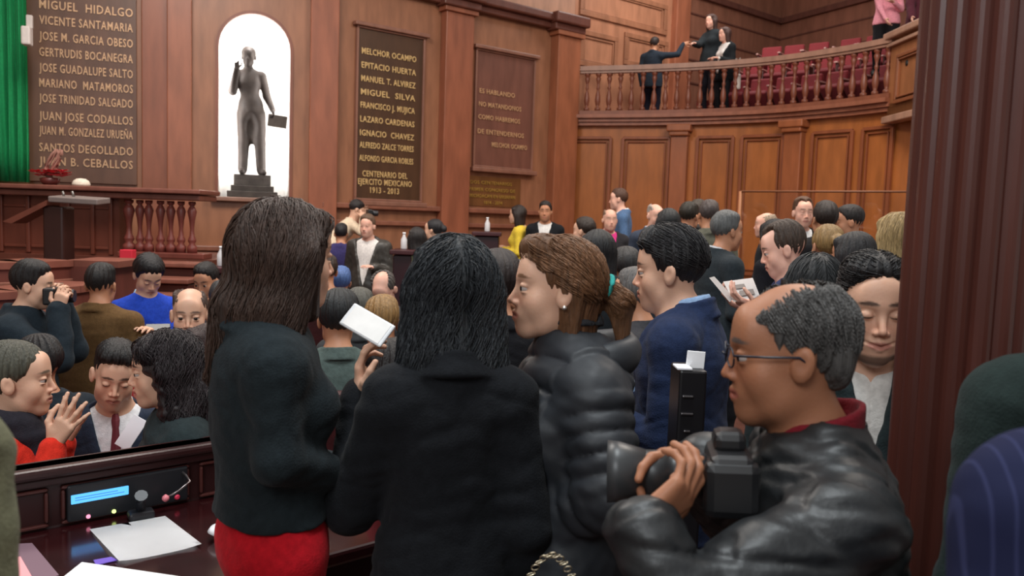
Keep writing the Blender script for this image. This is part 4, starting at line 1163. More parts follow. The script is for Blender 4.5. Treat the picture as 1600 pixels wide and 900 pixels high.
flowers()
p = W(123, 289, 8.8)
simple('cloth_cap', 'rounded white cloth cap lying on the presidium desk beside the flowers', 'cap', MB().lathe([(.085, 0), (.09, .02), (.075, .055), (.045, .075), (.01, .08)], c=(p[0], 8.85, PZT + .026), n=18), M('cloth', (236, 222, 204)))

# ---- gallery seats
def gallery_seat():
    T = empty('auditorium_chair', (0, 0, 0)); tag(T, 'folding red upholstered auditorium seat', 'seat')
    m = MB(); m.box((0, .05, .50), (.36, .07, .36), Matrix.Rotation(-.12, 4, 'X'), .03); m.build('backrest', M('velvet', (136, 28, 38)), T)
    m = MB(); m.box((0, -.08, .33), (.34, .09, .30), Matrix.Rotation(.85, 4, 'X'), .03); m.build('seat_cushion', M('velvet', (112, 20, 30)), T)
    for sx in (-1, 1):
        m = MB(); m.box((sx * .195, -.05, .25), (.028, .22, .50), 0, .01); m.build('side_panel', M('wood', (84, 34, 32)), T)
        m = MB(); m.box((sx * .195, -.08, .515), (.045, .26, .03), 0, .01); m.build('armrest', M('plastic', (196, 150, 142)), T)
    return T
seat0 = gallery_seat(); used = False
rows = ((.55, 0.0, s_of(1138, 150), GL[-1] - .05, 'front row'), (1.32, .42, s_of(1142, 130), GL[-1] + .0, 'middle row'), (2.08, .84, s_of(1150, 110), GL[-1] - .1, 'back row'))
for off, dz, sa, sb, nm in rows:
    step = .41 / (1 + off * .16); s_ = sa
    while s_ < sb:
        p, an = gat(min(s_, GL[-1] + .5), off)
        o = seat0 if not used else copy_tree(seat0); used = True
        o.location = (p[0], p[1], ZG + dz); o.rotation_euler = (0, 0, an)
        o['group'] = 'red gallery seats in the ' + nm
        o['label'] = 'empty red folding auditorium seat in the %s of the gallery' % nm
        s_ += step
# ---- desk in the left foreground
DA = V3(*on_z(13, 838, .78)[:2]); DB = V3(*on_z(333, 775, .78)[:2]); du = (DB - DA) / np.linalg.norm(DB - DA)
DF = Facet(DA - du * .9, DB + du * .35)
def desk():
    c = DF.w(.9, 0, .2); T = empty('assembly_desk', tuple(c)); tag(T, 'glossy dark mahogany desk with a raised back panel, in the lower left', 'desk'); mt = Matrix.Translation(-Vector(c))
    glossy = mat('lacquered_mahogany', S(46, 14, 16), .12, noise=.35, nscale=6, stretch=(2, 2, .5), spec=.6, coat=.5)
    m = MB(); DF.box(m, 0, DF.L, .74, .78, .0, .62, .01); m.build('desktop', glossy, T, mt)
    zt = DF.q(180, 712)[1]
    m = MB(); DF.box(m, 0, DF.L, 0, zt, -.05, 0); DF.box(m, 0, DF.L, zt - .03, zt, -.07, .03, .01); DF.box(m, 0, DF.L, zt - .055, zt - .03, -.05, .015, .006)
    m.build('back_panel', M('wood', (52, 24, 24)), T, mt)
    a = DF.q(88, 800)[0]; b = DF.q(300, 760)[0]
    m = MB()
    for s0, s1 in ((0.02, a - .02), (a + .01, b - .01), (b + .02, DF.L)): DF.frame(m, s0, s1, .785, zt - .06, .012, 0, .012)
    m.build('moulding', M('wood', (84, 42, 38)), T, mt)
    m = MB(); DF.box(m, 0, DF.L, 0, .74, .55, .60); 
    for s_ in (.02, DF.L - .06): DF.box(m, s_, s_ + .04, 0, .74, 0, .55)
    m.build('base', M('wood', (44, 20, 20)), T, mt)
    # voting console in the panel
    K = empty('voting_console', tuple(DF.w((a + b) / 2, .782, .015))); tag(K, 'black voting console with a lit blue display set into the desk panel', 'console'); mk = Matrix.Translation(-Vector(K.location))
    s0 = DF.q(103, 790)[0]; s1 = DF.q(291, 765)[0]; z0, z1 = .79, zt - .062
    m = MB(); DF.box(m, s0, s1, z0, z1, .001, .018, .006); m.build('face_plate', M('plastic', (30, 32, 36)), K, mk)
    p0 = DF.q(111, 778, .02); p1 = DF.q(201, 766, .02)
    m = MB(); DF.box(m, p0[0], p1[0], p1[1] - .012, p1[1] + .014, .018, .021, .002); dp = m.build('display', M('glow', (84, 170, 240)), K, mk)
    cu = [(p0[0] + .012, p1[0] - .02)]
    for i in range(13):
        if i == 6: continue
    m = MB()
    rr = random.Random(5); x = p0[0] + .008
    m = MB(); DF.box(m, p0[0] + .01, p1[0] - .012, p1[1] - .003, p1[1] - .001, .021, .0215); DF.box(m, p0[0] + .01, p1[0] - .03, p1[1] + .004, p1[1] + .006, .021, .0215)
    m.build('display_rows', M('glow', (40, 90, 190)), dp)
    bpy.data.objects[dp.children[0].name].matrix_parent_inverse = mk
    for (px, py, c, nm) in ((138, 807, (255, 150, 180), 'red_light'), (178, 799, (230, 255, 150), 'green_light'), (277, 777, (225, 60, 90), 'call_button')):
        q = DF.q(px, py, .02); m = MB(); m.lathe([(.006 if nm != 'call_button' else .009, 0), (.005, .004)], n=12, mtx=Matrix.Rotation(math.pi / 2, 3, 'X')); 
        o = m.build(nm, M('glow' if nm != 'call_button' else 'plastic', c), K); o.location = Vector(DF.w(q[0], q[1], .02)) - Vector(K.location); o.rotation_euler = (0, 0, math.atan2(DF.u[1], DF.u[0]))
    # small microphone on a bent neck
    q0 = DF.q(287, 745, .03); q1 = DF.q(257, 777, .05)
    G = empty('gooseneck_microphone', tuple(DF.w(q0[0], q0[1], .02))); tag(G, 'small bent gooseneck microphone with a pink tip at the console edge', 'microphone'); mg = Matrix.Translation(-Vector(G.location))
    pa = DF.w(q0[0], q0[1] + .012, .02); pb = DF.w(q0[0] + .008, q0[1] - .008, .06); pc = DF.w((q0[0] * .55 + q1[0] * .45), (q0[1] + q1[1]) / 2 - .004, .07); pd = DF.w(q1[0], q1[1], .06)
    MB().tube([pa, (pa + pb) / 2 + V3(0, 0, .004), pb, (pb + pc) / 2, pc, pd], .0035, 8).build('neck', M('metal', (150, 140, 140)), G, mg)
    MB().lathe([(.001, -.012), (.009, -.006), (.011, 0), (.009, .006), (.001, .012)], c=pd, n=12).build('tip', M('plastic', (228, 130, 140)), G, mg)
    # dark microphone base at the panel foot
    q = DF.q(222, 812, .08); c = DF.w(q[0], .781, .07)
    B = empty('desk_microphone', tuple(c)); tag(B, 'black desk microphone base standing just behind the white paper', 'microphone')
    MB().box((0, 0, .012), (.07, .05, .024), .6, .008).build('base', M('plastic', (26, 26, 30)), B)
    MB().tube([(0, 0, .02), (.0, .0, .05), (.01, -.02, .075)], [.012, .014, .018], 10).build('head', M('plastic', (34, 36, 42)), B)
    return zt
desk()
def sheet(pxs, z, name, label, cat, m_, th=.002, n=10, curl=0.0, z2=None, group=None):
    P = [on_z(x, y, z) for x, y in pxs]; m = MB(); g = []
    for i in range(n + 1):
        row = []
        for j in range(n + 1):
            u, v = i / n, j / n
            p = (P[0] * (1 - u) + P[1] * u) * (1 - v) + (P[3] * (1 - u) + P[2] * u) * v
            row.append(m.bm.verts.new((p[0], p[1], z + curl * (abs(u - .5) * 2) ** 3 * v)))
        g.append(row)
    for i in range(n):
        for j in range(n):
            f = m.bm.faces.new((g[i][j], g[i + 1][j], g[i + 1][j + 1], g[i][j + 1])); f.smooth = True
    if curl: bmesh.ops.solidify(m.bm, geom=m.bm.faces[:], thickness=th)
    else:
        m.bm.free(); m = MB(); m.hexa([(p[0], p[1], z) for p in P] + [(p[0], p[1], z + th) for p in P])
    o = m.build(name, m_); tag(o, label, cat, group); return o
sheet([(140, 827), (258, 806), (315, 853), (186, 880)], .784, 'paper_sheet', 'white stack of papers lying before the lit console', 'paper', M('paper', (248, 248, 250)), th=.004, curl=.006)
sheet([(128, 880), (300, 905), (240, 990), (40, 950)], .784, 'paper_sheet', 'white sheet cut by the bottom edge, nearest on the desk', 'paper', M('paper', (248, 248, 250)), th=.003)
sheet([(146, 876), (174, 871), (184, 876), (150, 884)], .782, 'purple_folder', 'thin purple folder corner showing between the two papers', 'folder', M('paper', (110, 84, 190)), th=.002)
sheet([(14, 852), (50, 850), (92, 900), (20, 930)], .783, 'pamphlet', 'dull mauve pamphlet on the desk at the left edge', 'pamphlet', M('paper', (120, 92, 104)), th=.003)
sheet([(10, 872), (32, 870), (52, 905), (8, 925)], .787, 'pink_card', 'pink patterned card lying on the mauve pamphlet', 'card', M('paper', (238, 160, 165)), th=.001)
c = on_z(350, 842, .78)
def bowl():
    T = empty('paper_bowl', (c[0], c[1], .781)); tag(T, 'round white dish on the desk beside the red trousers', 'dish')
    MB().lathe([(.018, 0), (.02, .006), (.040, .022), (.043, .024), (.036, .034), (.02, .040), (.004, .042)], n=24).build('dish', M('plastic', (240, 240, 244)), T)
bowl()
# ---- dark equipment tower with white cards (in front of the blue suit)
def tower():
    Y = 1.98; P0 = W(1061, 585, Y); P1 = W(1104, 585, Y); w = P1[0] - P0[0]; zt = P0[2] + .012
    T = empty('equipment_stand', ((P0[0] + P1[0]) / 2, Y, 0)); tag(T, 'tall narrow black equipment stand with white cards on top, before the blue suit', 'stand')
    MB().box((0, .05, zt / 2), (w, .12, zt), 0, .006).build('cabinet', M('plastic', (20, 18, 22)), T)
    m = MB()
    for py, ww, cx in ((618, .026, -.012), (645, .03, -.012), (672, .016, -.010)):
        z = W(1073, py, Y)[2]; m.box((cx, -.012, z), (ww, .01, .006), 0, .002)
    m.build('latch_strip', M('metal', (120, 116, 118)), T)
    m = MB(); m.box((0, 0, .03), (w + .08, .26, .06), 0, .01); m.build('foot', M('plastic', (24, 22, 26)), T)
    p = W(1091, 567, Y); o = MB().box((0, 0, 0), (.044, .004, .042), Matrix.Rotation(.06, 4, 'Y'), .001).build('white_card', M('paper', (248, 248, 250))); o.location = (p[0], Y + .03, zt + .020); tag(o, 'upright white card standing on top of the black stand', 'card')
    p = W(1069, 577, Y); o = MB().box((0, 0, 0), (.036, .06, .005), 0, .001).build('white_card', M('paper', (240, 240, 246))); o.location = (p[0] + .0, Y + .02, zt + .003); tag(o, 'flat white card lying on the left of the black stand top', 'card')
tower()
# ---- far desks with bottles
def small_desk(px0, px1, py, Y, label, floor=0.22, bott=None):
    a, b = W(px0, py, Y), W(px1, py, Y); T = empty('side_desk', ((a[0] + b[0]) / 2, Y, floor)); tag(T, label, 'desk')
    w = b[0] - a[0]; h = a[2] - floor
    MB().box((0, .1, h - .02), (w, .5, .05), 0, .01).build('desktop', M('wood', (70, 30, 34)), T)
    MB().box((0, .1, (h - .05) / 2), (w - .06, .42, h - .05), 0, .01).build('body', M('wood', (46, 18, 24)), T)
    if bott:
        q = W(bott[0], py, Y); B = empty('water_bottle', (q[0], Y + .05, a[2] + .006)); tag(B, bott[1], 'bottle')
        MB().lathe([(.03, 0), (.033, .01), (.033, .1), (.014, .14), (.014, .155)], n=14).build('bottle', M('plastic', (216, 214, 216)), B)
        MB().lathe([(.016, .155), (.016, .175)], n=12).build('cap', M('plastic', (244, 244, 246)), B)
small_desk(738, 784, 362, 10.2, 'small dark maroon desk against the wall, below the low plate', bott=(761, 'small white water bottle on the maroon desk beside the yellow blouse'))
small_desk(326, 366, 417, 7.2, 'black desk just right of the stage steps', -.45, bott=(342, 'small white water bottle on the black desk by the stage steps'))
small_desk(612, 650, 390, 8.6, 'dark desk right of the man in the open jacket', 0.0, bott=(630, 'clear water bottle on the dark desk right of the open jacket'))
# glass screen frame on the right
def screen():
    a, b = W(1155, 340, 8.6), W(1440, 340, 7.4); zt = W(1155, 299, 8.6)[2]
    T = empty('glass_screen', (a[0], a[1], 0)); tag(T, 'clear glass screen with a thin metal rim before the right wall', 'screen')
    A, B = Vector((0, 0, 0)), Vector((b[0] - a[0], b[1] - a[1], 0)); up = Vector((0, 0, zt))
    MB().tube([A, A + up], .018, 8).build('post', M('paint', (150, 96, 60)), T)
    MB().tube([A + up, B + up], .010, 8).build('top_rail', M('paint', (120, 72, 44)), T)
    MB().tube([B, B + up], .018, 8).build('post', M('paint', (150, 96, 60)), T)
    m = MB(); d = (B - A); m.box(((A + B) / 2 + up / 2), (d.length - .05, .006, zt - .04), math.atan2(d.y, d.x)); m.build('glass_pane', M('glass'), T)
screen()
def chair(x, y, fl, yaw, label):
    T = empty('armchair', (x, y, fl), yaw); tag(T, label, 'chair')
    MB().box((0, .0, .42), (.50, .46, .10), 0, .03).build('seat', M('leather', (60, 20, 22)), T)
    MB().box((0, -.27, .68), (.48, .08, .56), 0, .03).build('backrest', M('leather', (60, 20, 22)), T)
    m = MB(); m.tube([(0, 0, .06), (0, 0, .38)], .03, 10); m.build('post', M('metal', (60, 56, 56)), T)
    m = MB()
    for i in range(5): a = i * 1.2566; m.tube([(0, 0, .07), (.27 * math.cos(a), .27 * math.sin(a), .03)], .02, 6)
    m.build('star_base', M('metal', (60, 56, 56)), T)
# ------------------------------------------------------------------ the crowd
BK = (22, 20, 20)
nv = lambda px, py, Y: tuple(W(px, py, Y))
# --- foreground figures
def woman_blazer():
    ex = [Prim('c', (V3(-.03, -.075, .0), V3(-.06, -.115, -.19), .080, .060), .04, sc=V3(1, .8, 1)), cap((-.03, -.10, -.12), (-.05, -.145, -.26), .062, .024, k=.04), cap((.05, -.06, -.1), (.05, -.07, -.17), .04, .03, k=.03),
          cap((.07, .01, .02), (.065, .02, -.12), .03, .022, k=.03)]
    A = person('a', 452, 402, 1.86, -62, 'woman with long dark brown hair in a black blazer and red trousers, back turned', hyaw=12, s=.98, fem=True, skin='lt', hair=('long', {'L': .14, 'w': .002, 'wave': .35, 'SL': .42}), hcol=(66, 48, 40),
           extra=ex, strand=1500, top=('jacket', (34, 42, 46), {'flare': .03}), hem=.07, bottom=(206, 26, 40), armR=('w', nv(556, 746, 1.92), nv(434, 722, 1.68)), armL=('w', nv(575, 745, 2.0)), wide=-.02, NL=.165, hamp=.004)
def woman_coat():
    ex = [Prim('c', (V3(0, -.06, -.02), V3(0.0, -.10, -.15), .084, .094), .04, sc=V3(1, .66, 1)), cap((-.065, -.03, -.08), (-.10, -.05, -.17), .032, .02, k=.04), cap((.06, -.03, -.06), (.08, -.05, -.16), .034, .024, k=.04)]
    B = person('b', 706, 458, 1.86, 10, 'woman with wavy black hair in a black coat, seen from behind, holding up a phone', hyaw=4, s=1.0, fem=True, skin='lt', hair=('long', {'L': .15, 'w': -.002, 'wave': .6, 'SL': .31}), hcol=(34, 38, 42),
           extra=ex, strand=1500, top=('coat', (24, 26, 30), {'flare': .04}), hem=-.28, armL=('w', nv(566, 622, 1.92), nv(548, 790, 1.84)), handL=dict(f=V3(-.10, .0, 1), n=V3(.75, .1, 0), curl=[.5, .62, .7, .8], thumb=.5), bottom=(24, 24, 28), wide=-.17, NL=.17, hamp=.004)
    # the phone
    c = W(574, 508, 1.90); T = empty('smartphone', tuple(c)); tag(T, 'white smartphone held up tilted in the hand of the black-haired woman', 'phone')
    T.rotation_euler = Matrix(((.80, .1, .59), (.40, -.82, -.40), (.45, .56, -.70))).to_euler()
    u = Vector(W(612, 530, 1.88) - W(536, 486, 1.92)).normalized(); v0 = Vector((-.25, -.72, .62)); v_ = v0.cross(u).normalized(); w_ = u.cross(v_)
    T.rotation_euler = Matrix((u, v_, w_)).transposed().to_euler()
    MB().box((0, 0, 0), (.118, .062, .009), None, .004).build('case', M('plastic', (238, 238, 240)), T)
    MB().box((0, 0, .0048), (.100, .054, .0012), None, 0).build('screen', M('plastic', (248, 244, 240)), T)
def woman_puffer():
    ex = [cap((0, -.128, .008), (0, -.160, -.02), .022, .030, k=.012), cap((0, -.160, -.02), (0, -.172, -.11), .030, .016, k=.02), cap((-.06, -.03, .0), (-.064, -.035, -.12), .028, .014, k=.03), cap((.06, -.03, .0), (.06, -.035, -.11), .028, .014, k=.03),
          Prim('c', (V3(0, -.040, .0), V3(0, -.045, -.115), .072, .060), .03), cap((-.03, .05, .10), (.02, .065, .095), .028, k=.03)]
    C = person('c', 868, 452, 1.95, 101, 'woman in profile with tied-back chestnut brown hair and a black quilted puffer jacket', hyaw=-4, nod=-3, s=.99, fem=True, skin='lt', hair=('pony', {'SL': .11, 'wave': .15, 'down': (0, -1, -.5)}), hcol=(112, 76, 50),
           extra=ex, strand=1400, top=('puffer', (40, 43, 48)), bottom=(30, 30, 34), hem=-.16, armL=('w', nv(846, 812, 1.93), nv(952, 776, 1.74)), armR=('w', nv(850, 820, 2.05)), NL=.165, lip=(168, 92, 84), wide=-.04, hamp=.004)
    E = C['E']; H, R, s = C['H'], C['Rh'], C['s']
    p = H + R @ V3(-.089, -.008, -.034) * s
    MB().lathe([(.001, -.005), (.005, -.003), (.006, 0), (.004, .004), (.001, .005)], c=tuple(p), n=12).build('earring', M('metal', (236, 232, 226)), E)
    p0 = H + R @ V3(0, -.124, .012) * s; Rr = Matrix(R.tolist())
    m = MB(); ring = [p0 + R @ V3(.027 * math.cos(a), -.008 * math.sin(a), .027 * math.sin(a)) * s for a in np.linspace(0, 2 * math.pi, 20)]
    m.tube(ring, .008, 8); m.build('hair_tie', M('cloth', (60, 168, 160)), E)
    # hood rolled behind the neck
    N = C['N']; P = [Prim('f', lambda Pp: (lambda q: np.hypot(np.hypot(q[:, 0], q[:, 1] * 1.15) - .105, (q[:, 2] - .25 * -q[:, 1]) * .8) - .034)(Pp - (N + V3(0, -.035, .0))), .02)]
    r = surf(P, .006, lambda p, d: d + .006 * wob(p, 30, 8), N - V3(.2, .25, .12), N + V3(.2, .2, .2), dmax=.01)
    link('hood', np_mesh('hood', relax(r[0], r[1], 2), r[1]), M('nylon', (44, 47, 52)), E)
    # handbag with chain strap
    c = W(872, 935, 1.5); T = empty('handbag', (c[0] - .05, c[1], c[2] - .16)); tag(T, 'black handbag with a metal chain at the bottom centre, by the puffer jacket', 'bag')
    MB().box((0, 0, .09), (.26, .11, .18), .1, .03).build('bag_body', M('leather', (24, 22, 24)), T)
    m = MB()
    base = Vector((.03, -.03, .17))
    for i in range(16):
        t = i / 15; a = t * math.pi; q = base + Vector((-.055 + .11 * t, 0, .075 * math.sin(a) + .02 * t))
        ex_, ey_ = (Vector((1, 0, .3)).normalized(), Vector((0, 1, 0)) if i % 2 else Vector((-.3, 0, 1)).normalized())
        m.tube([q + ex_ * .008 * math.cos(b) + ey_ * .005 * math.sin(b) for b in np.linspace(0, 2 * math.pi, 9)], .0014, 5)
    m.build('chain_strap', M('metal', (190, 176, 150)), T)
def man_blue():
    person('d', 1046, 424, 2.6, 66, 'man with full black hair in a royal blue suit, face turned left', hyaw=8, nod=4, s=1.04, skin='lt', hair=('short', {'t': .012, 'top': .020, 'SL': .06, 'quiff': 1, 'down': (0, -1, -.45), 'zlim': -.06}), hcol=(28, 26, 28), strand=900, top=('jacket', (36, 48, 78)), shirt=(150, 178, 214),
           bottom=(36, 46, 80), lean=.03, NL=.135, armR='front', armL='front', wide=.10)
def photographer():
    ex = [ell((0, -.070, -.010), (.064, .034, .05), .03)]
    E_ = person('e', 1232, 552, 1.40, 84, 'balding grey-haired man with glasses in a black leather jacket, holding a camera', hyaw=-2, nod=4, s=1.0, skin='dk', hair=('short', {'t': .009, 'top': .004, 'bald': 1, 'SL': .022, 'down': (0, -.5, -1)}), hcol=(84, 82, 80), extra=ex, strand=2200,
           top=('leather', (34, 36, 38)), bottom=(30, 30, 34), NL=.165, stout=.006, wide=.04, hem=-.10, gl=True, lean=.04,
           armL=('w', nv(1000, 822, 1.18), nv(1068, 965, 1.12)), handL=dict(f=V3(.75, .25, .55), n=V3(0, .8, .6), curl=[.5, .6, .7, .8], thumb=.3),
           armR=('w', nv(1098, 728, 1.36), nv(1190, 860, 1.62)), handR=dict(f=V3(-1, -.35, .3), n=V3(0, -.5, -1), curl=[.5, .8, .9, .9], thumb=.6), eyes=True)
    N, E, s = E_['N'], E_['E'], E_['s']
    for nm, R0, z, r, c in (('shirt_collar', .070, .050, .014, (122, 30, 40)), ('collar_stripe', .0735, .072, .004, (214, 190, 190))):
        P = [Prim('f', lambda Pp, R0=R0, z=z, r=r: (lambda q: np.hypot(np.hypot(q[:, 0], q[:, 1]) - R0 * s, np.maximum(np.abs(q[:, 2] - z + .3 * q[:, 1]) - (r * 1.7 if r > .005 else .001), 0)) - r * .5)(Pp - (N + V3(0, .002, -.012))), .01)]
        rr = surf(P, .0045 if r > .005 else .0025, None, N - V3(.12, .12, .06), N + V3(.12, .12, .14))
        link(nm, np_mesh(nm, relax(rr[0], rr[1], 1), rr[1]), M('cloth', c), E)
    # camera
    c = W(1092, 742, 1.30); T = empty('camera', tuple(c)); tag(T, 'black camera with a long hooded lens held by the photographer in leather', 'camera')
    T.rotation_euler = (0, math.radians(-2), math.radians(-8))
    MB().box((.045, 0, .0), (.070, .13, .095), None, .014).box((.045, 0, .058), (.05, .055, .035), None, .012).box((.045, -.05, -.005), (.085, .04, .09), None, .015).build('body', M('plastic', (26, 26, 28)), T)
    rx = Matrix.Rotation(-math.pi / 2, 3, 'Y')
    MB().lathe([(.034, -.01), (.036, .0), (.036, .03), (.033, .032), (.033, .05), (.037, .052), (.037, .085), (.034, .088)], n=28, mtx=rx).build('lens', M('plastic', (40, 42, 44)), T)
    MB().lathe([(.036, .08), (.048, .125), (.050, .145), (.047, .145), (.044, .126), (.03, .085)], n=28, mtx=rx).build('lens_hood', M('plastic', (52, 54, 56)), T)
def man_smiling():
    ex = None
    F = person('f', 1364, 482, 2.06, 168, 'smiling man with slicked-back black hair and a goatee, partly behind the column', nod=6, hyaw=2, tilt=0, s=1.07, skin='lt', smile=True, hair=('short', {'t': .004, 'top': .008, 'SL': .05, 'up': .014, 'down': (0, -1, .1), 'zlim': -.02}), hcol=(24, 22, 24), extra=ex, strand=900,
           top=('coat', (40, 50, 52)), shirt=(226, 222, 216), seg=.20, bottom=(34, 36, 44), closed=True, beard=-1, stout=.005, NL=.155, lip=(168, 100, 90), collar='fold')
woman_blazer(); woman_coat(); woman_puffer(); man_blue(); photographer(); man_smiling()
# people cut by the frame, close to the camera
person('h', 1740, 446, 1.36, 5, 'person in a dark green-black jacket cut off by the right edge, beside the column', s=1.0, top=('coat', (34, 46, 44)), NL=.13, wide=.12, hair=('short',), skin='md', fem=False, det=.006)
person('i', 1815, 462, .85, 10, 'person in a navy pinstriped suit in the lower right corner', s=1.0, top=('pinstripe', (28, 32, 60)), NL=.14, wide=.05, hair=('short',), det=.006)
person('j', -243, 410, .98, -10, 'person in an olive green jacket whose sleeve shows at the left edge', s=1.0, top=('coat', (112, 112, 88)), NL=.15, hair=('short',), det=.006)
# --- seated at the desks and standing behind
def P_(px, py, Y, yaw, label, **k):
    if k.get('sit'):
        fl = k.pop('floor', None)
        hz = W(px, py, Y)[2]
        if fl is None: fl = hz - 1.21 * k.get('s', 1.0)
        k['floor'] = fl
        r = person('x', px, py, Y, yaw, label, **k)
        chair(r['root'][0], r['root'][1], fl, math.radians(yaw), ' '.join(('dark red leather armchair under the ' + label.split(',')[0]).split()[:16]))
        SEATS.append((r['root'][0], r['root'][1], fl))
        return r
    fl = k.pop('floor', None)
    X_ = W(px, py, Y)[0]
    if fl is None:
        fl = (0.0 if Y < 3.8 else -.45 if X_ < -.1 and Y < 9.4 else (.22 if Y > 9.6 and X_ > -1.0 else 0.0))
    return person('x', px, py, Y, yaw, label, floor=fl, **k)
SEATS = []
P_(180, 586, 3.15, 206, 'man in a navy suit and dark red tie, head bent to the woman beside him', sit=True, nod=16, tilt=-8, skin='lt', hcol=(30, 26, 26), hair=('short', {'quiff': 1, 't': .006, 'up': .016}), top=('jacket', (42, 50, 66)), shirt=(232, 230, 232), tie=(104, 20, 36), closed=True, armL='front', armR='front', strand=0)
P_(256, 578, 2.72, 112, 'woman in profile with long curly black hair and a dark coat', sit=True, fem=True, skin='lt', nod=4, hair=('long', {'L': .26, 'w': .004, 'curly': 1, 'wave': .8, 'SL': .36}), hcol=(40, 32, 34), hamp=.006, strand=900, tuck=.22, top=('coat', (42, 52, 54)), shirt=None, armR='front', armL='desk', lip=(176, 80, 84),
   extra=[cap((0, -.10, -.1), (.02, -.14, -.30), .085, .06, k=.05), cap((-.07, -.04, -.15), (-.09, -.03, -.30), .05, .03, k=.04)])
T = empty('leaflet', nv(205, 676, 2.93)); tag(T, 'white folded leaflet in front of the man with the dark red tie', 'leaflet'); MB().box((0, 0, 0), (.055, .004, .12), Matrix.Rotation(.5, 4, 'Y') @ Matrix.Rotation(-.3, 4, 'X'), .001).build('sheet', M('paper', (240, 238, 242)), T)
rK = P_(28, 592, 2.62, -74, 'woman with pulled-back grey-brown hair in a bright red jacket, clapping', sit=True, fem=True, skin='lt', hair=('bun',), tuck=.22, hcol=(84, 82, 70), top=('jacket', (226, 52, 36)), hem=-.05, armR=('w', nv(84, 694, 2.50)), handR=dict(f=V3(.55, 0, 1), n=V3(0.1, 1, 0), curl=.15, spread=.3), armL=('w', nv(98, 690, 2.66)), handL=dict(f=V3(.5, -.1, 1), n=V3(0, -1, 0), curl=.15, spread=.3))
def scarf(r, col, R0=.085, rr=.034, z=.03, seed=4):
    N = r['N']; s = r['s']
    P = [Prim('f', lambda Pp: (lambda q: np.hypot(np.hypot(q[:, 0], q[:, 1]) - R0 * s, (q[:, 2] + .35 * q[:, 1]) * .62) - rr * s)(Pp - (N + V3(0, .01, z))), .02), cap(N + V3(.03, .1, -.03), N + V3(.04, .14, -.22), .035, .03, k=.04)]
    q = surf(P, .008, lambda p, d: d + .006 * wob(p * V3(1, 1, 2), 36, seed), N - V3(.22, .22, .3), N + V3(.22, .26, .18), dmax=.01)
    link('scarf', np_mesh('scarf', relax(q[0], q[1], 1), q[1]), M('cloth', col), r['E'])
scarf(rK, (44, 42, 50))
P_(58, 572, 3.5, 70, 'person in a dark navy coat behind the woman in bright red', sit=True, hcol=(36, 32, 32), top=('coat', (34, 42, 50)))
P_(322, 552, 3.5, 120, 'woman with dark brown hair half hidden behind the curly-haired woman', sit=True, fem=True, skin='lt', hair=('long', {'L': .2}), hcol=(64, 46, 44), top=('sweater', (84, 70, 72)))
P_(297, 492, 3.75, 196, 'balding man with a moustache in a red shirt, facing the camera', skin='lt', hcol=(96, 76, 68), hair=('short', {'t': .004, 'top': .0, 'bald': 1}), top=('shirt', (206, 44, 56)), beard=.25, nod=4, s=1.0)
P_(158, 446, 5.0, 6, 'man in an olive brown jacket seen from behind', hcol=(32, 28, 28), top=('jacket', (104, 78, 48)), wide=.12, s=1.02, NL=.15)
rO = P_(52, 446, 4.4, -76, 'man in a black jacket at the left edge, photographing with a camera', hcol=(34, 30, 30), skin='lt', top=('coat', (36, 46, 54)), nod=6, armR=('w', nv(92, 486, 4.30)), armL=('w', nv(98, 478, 4.5)), handR=dict(f=V3(.2, 0, 1), n=V3(0, 1, 0), curl=.8), handL=dict(f=V3(.2, 0, 1), n=V3(0, -1, 0), curl=.8))
def small_camera(px, py, Y, yaw, label, s=1.0):
    T = empty('camera', tuple(W(px, py, Y)), math.radians(yaw)); tag(T, label, 'camera')
    MB().box((0, 0, 0), (.13 * s, .06 * s, .09 * s), None, .01).build('body', M('plastic', (26, 26, 28)), T)
    MB().lathe([(.034 * s, .03), (.036 * s, .10 * s), (.032 * s, .11 * s)], n=16, mtx=Matrix.Rotation(-math.pi / 2, 3, 'X')).build('lens', M('plastic', (44, 44, 48)), T)
small_camera(82, 462, 4.38, -80, 'small black camera held up by the man at the left edge')
rP = P_(232, 430, 5.3, 222, 'man in a bright blue sweater looking down at his hands', nod=34, hcol=(30, 26, 28), skin='lt', hair=('short', {'t': .018, 'top': .022}), top=('sweater', (40, 74, 190)), shirt=(170, 200, 228), armR='front', armL=('w', nv(238, 520, 5.05)), s=1.02, closed=True)
T = empty('smartphone', tuple(W(247, 512, 5.02)), .4); tag(T, 'tiny dark phone in the hands of the man in the blue sweater', 'phone'); MB().box((0, 0, 0), (.14, .07, .01), Matrix.Rotation(.5, 4, 'X'), .003).build('case', M('plastic', (30, 30, 36)), T)
P_(322, 440, 5.9, 172, 'man in a maroon sweater near the stage steps', hcol=(30, 26, 26), skin='md', top=('sweater', (84, 44, 56)), nod=16, s=1.0)
P_(347, 470, 5.4, 10, 'small dark-haired person low behind the maroon sweater man', sit=True, hcol=(60, 60, 62), top=('jacket', (40, 40, 44)))
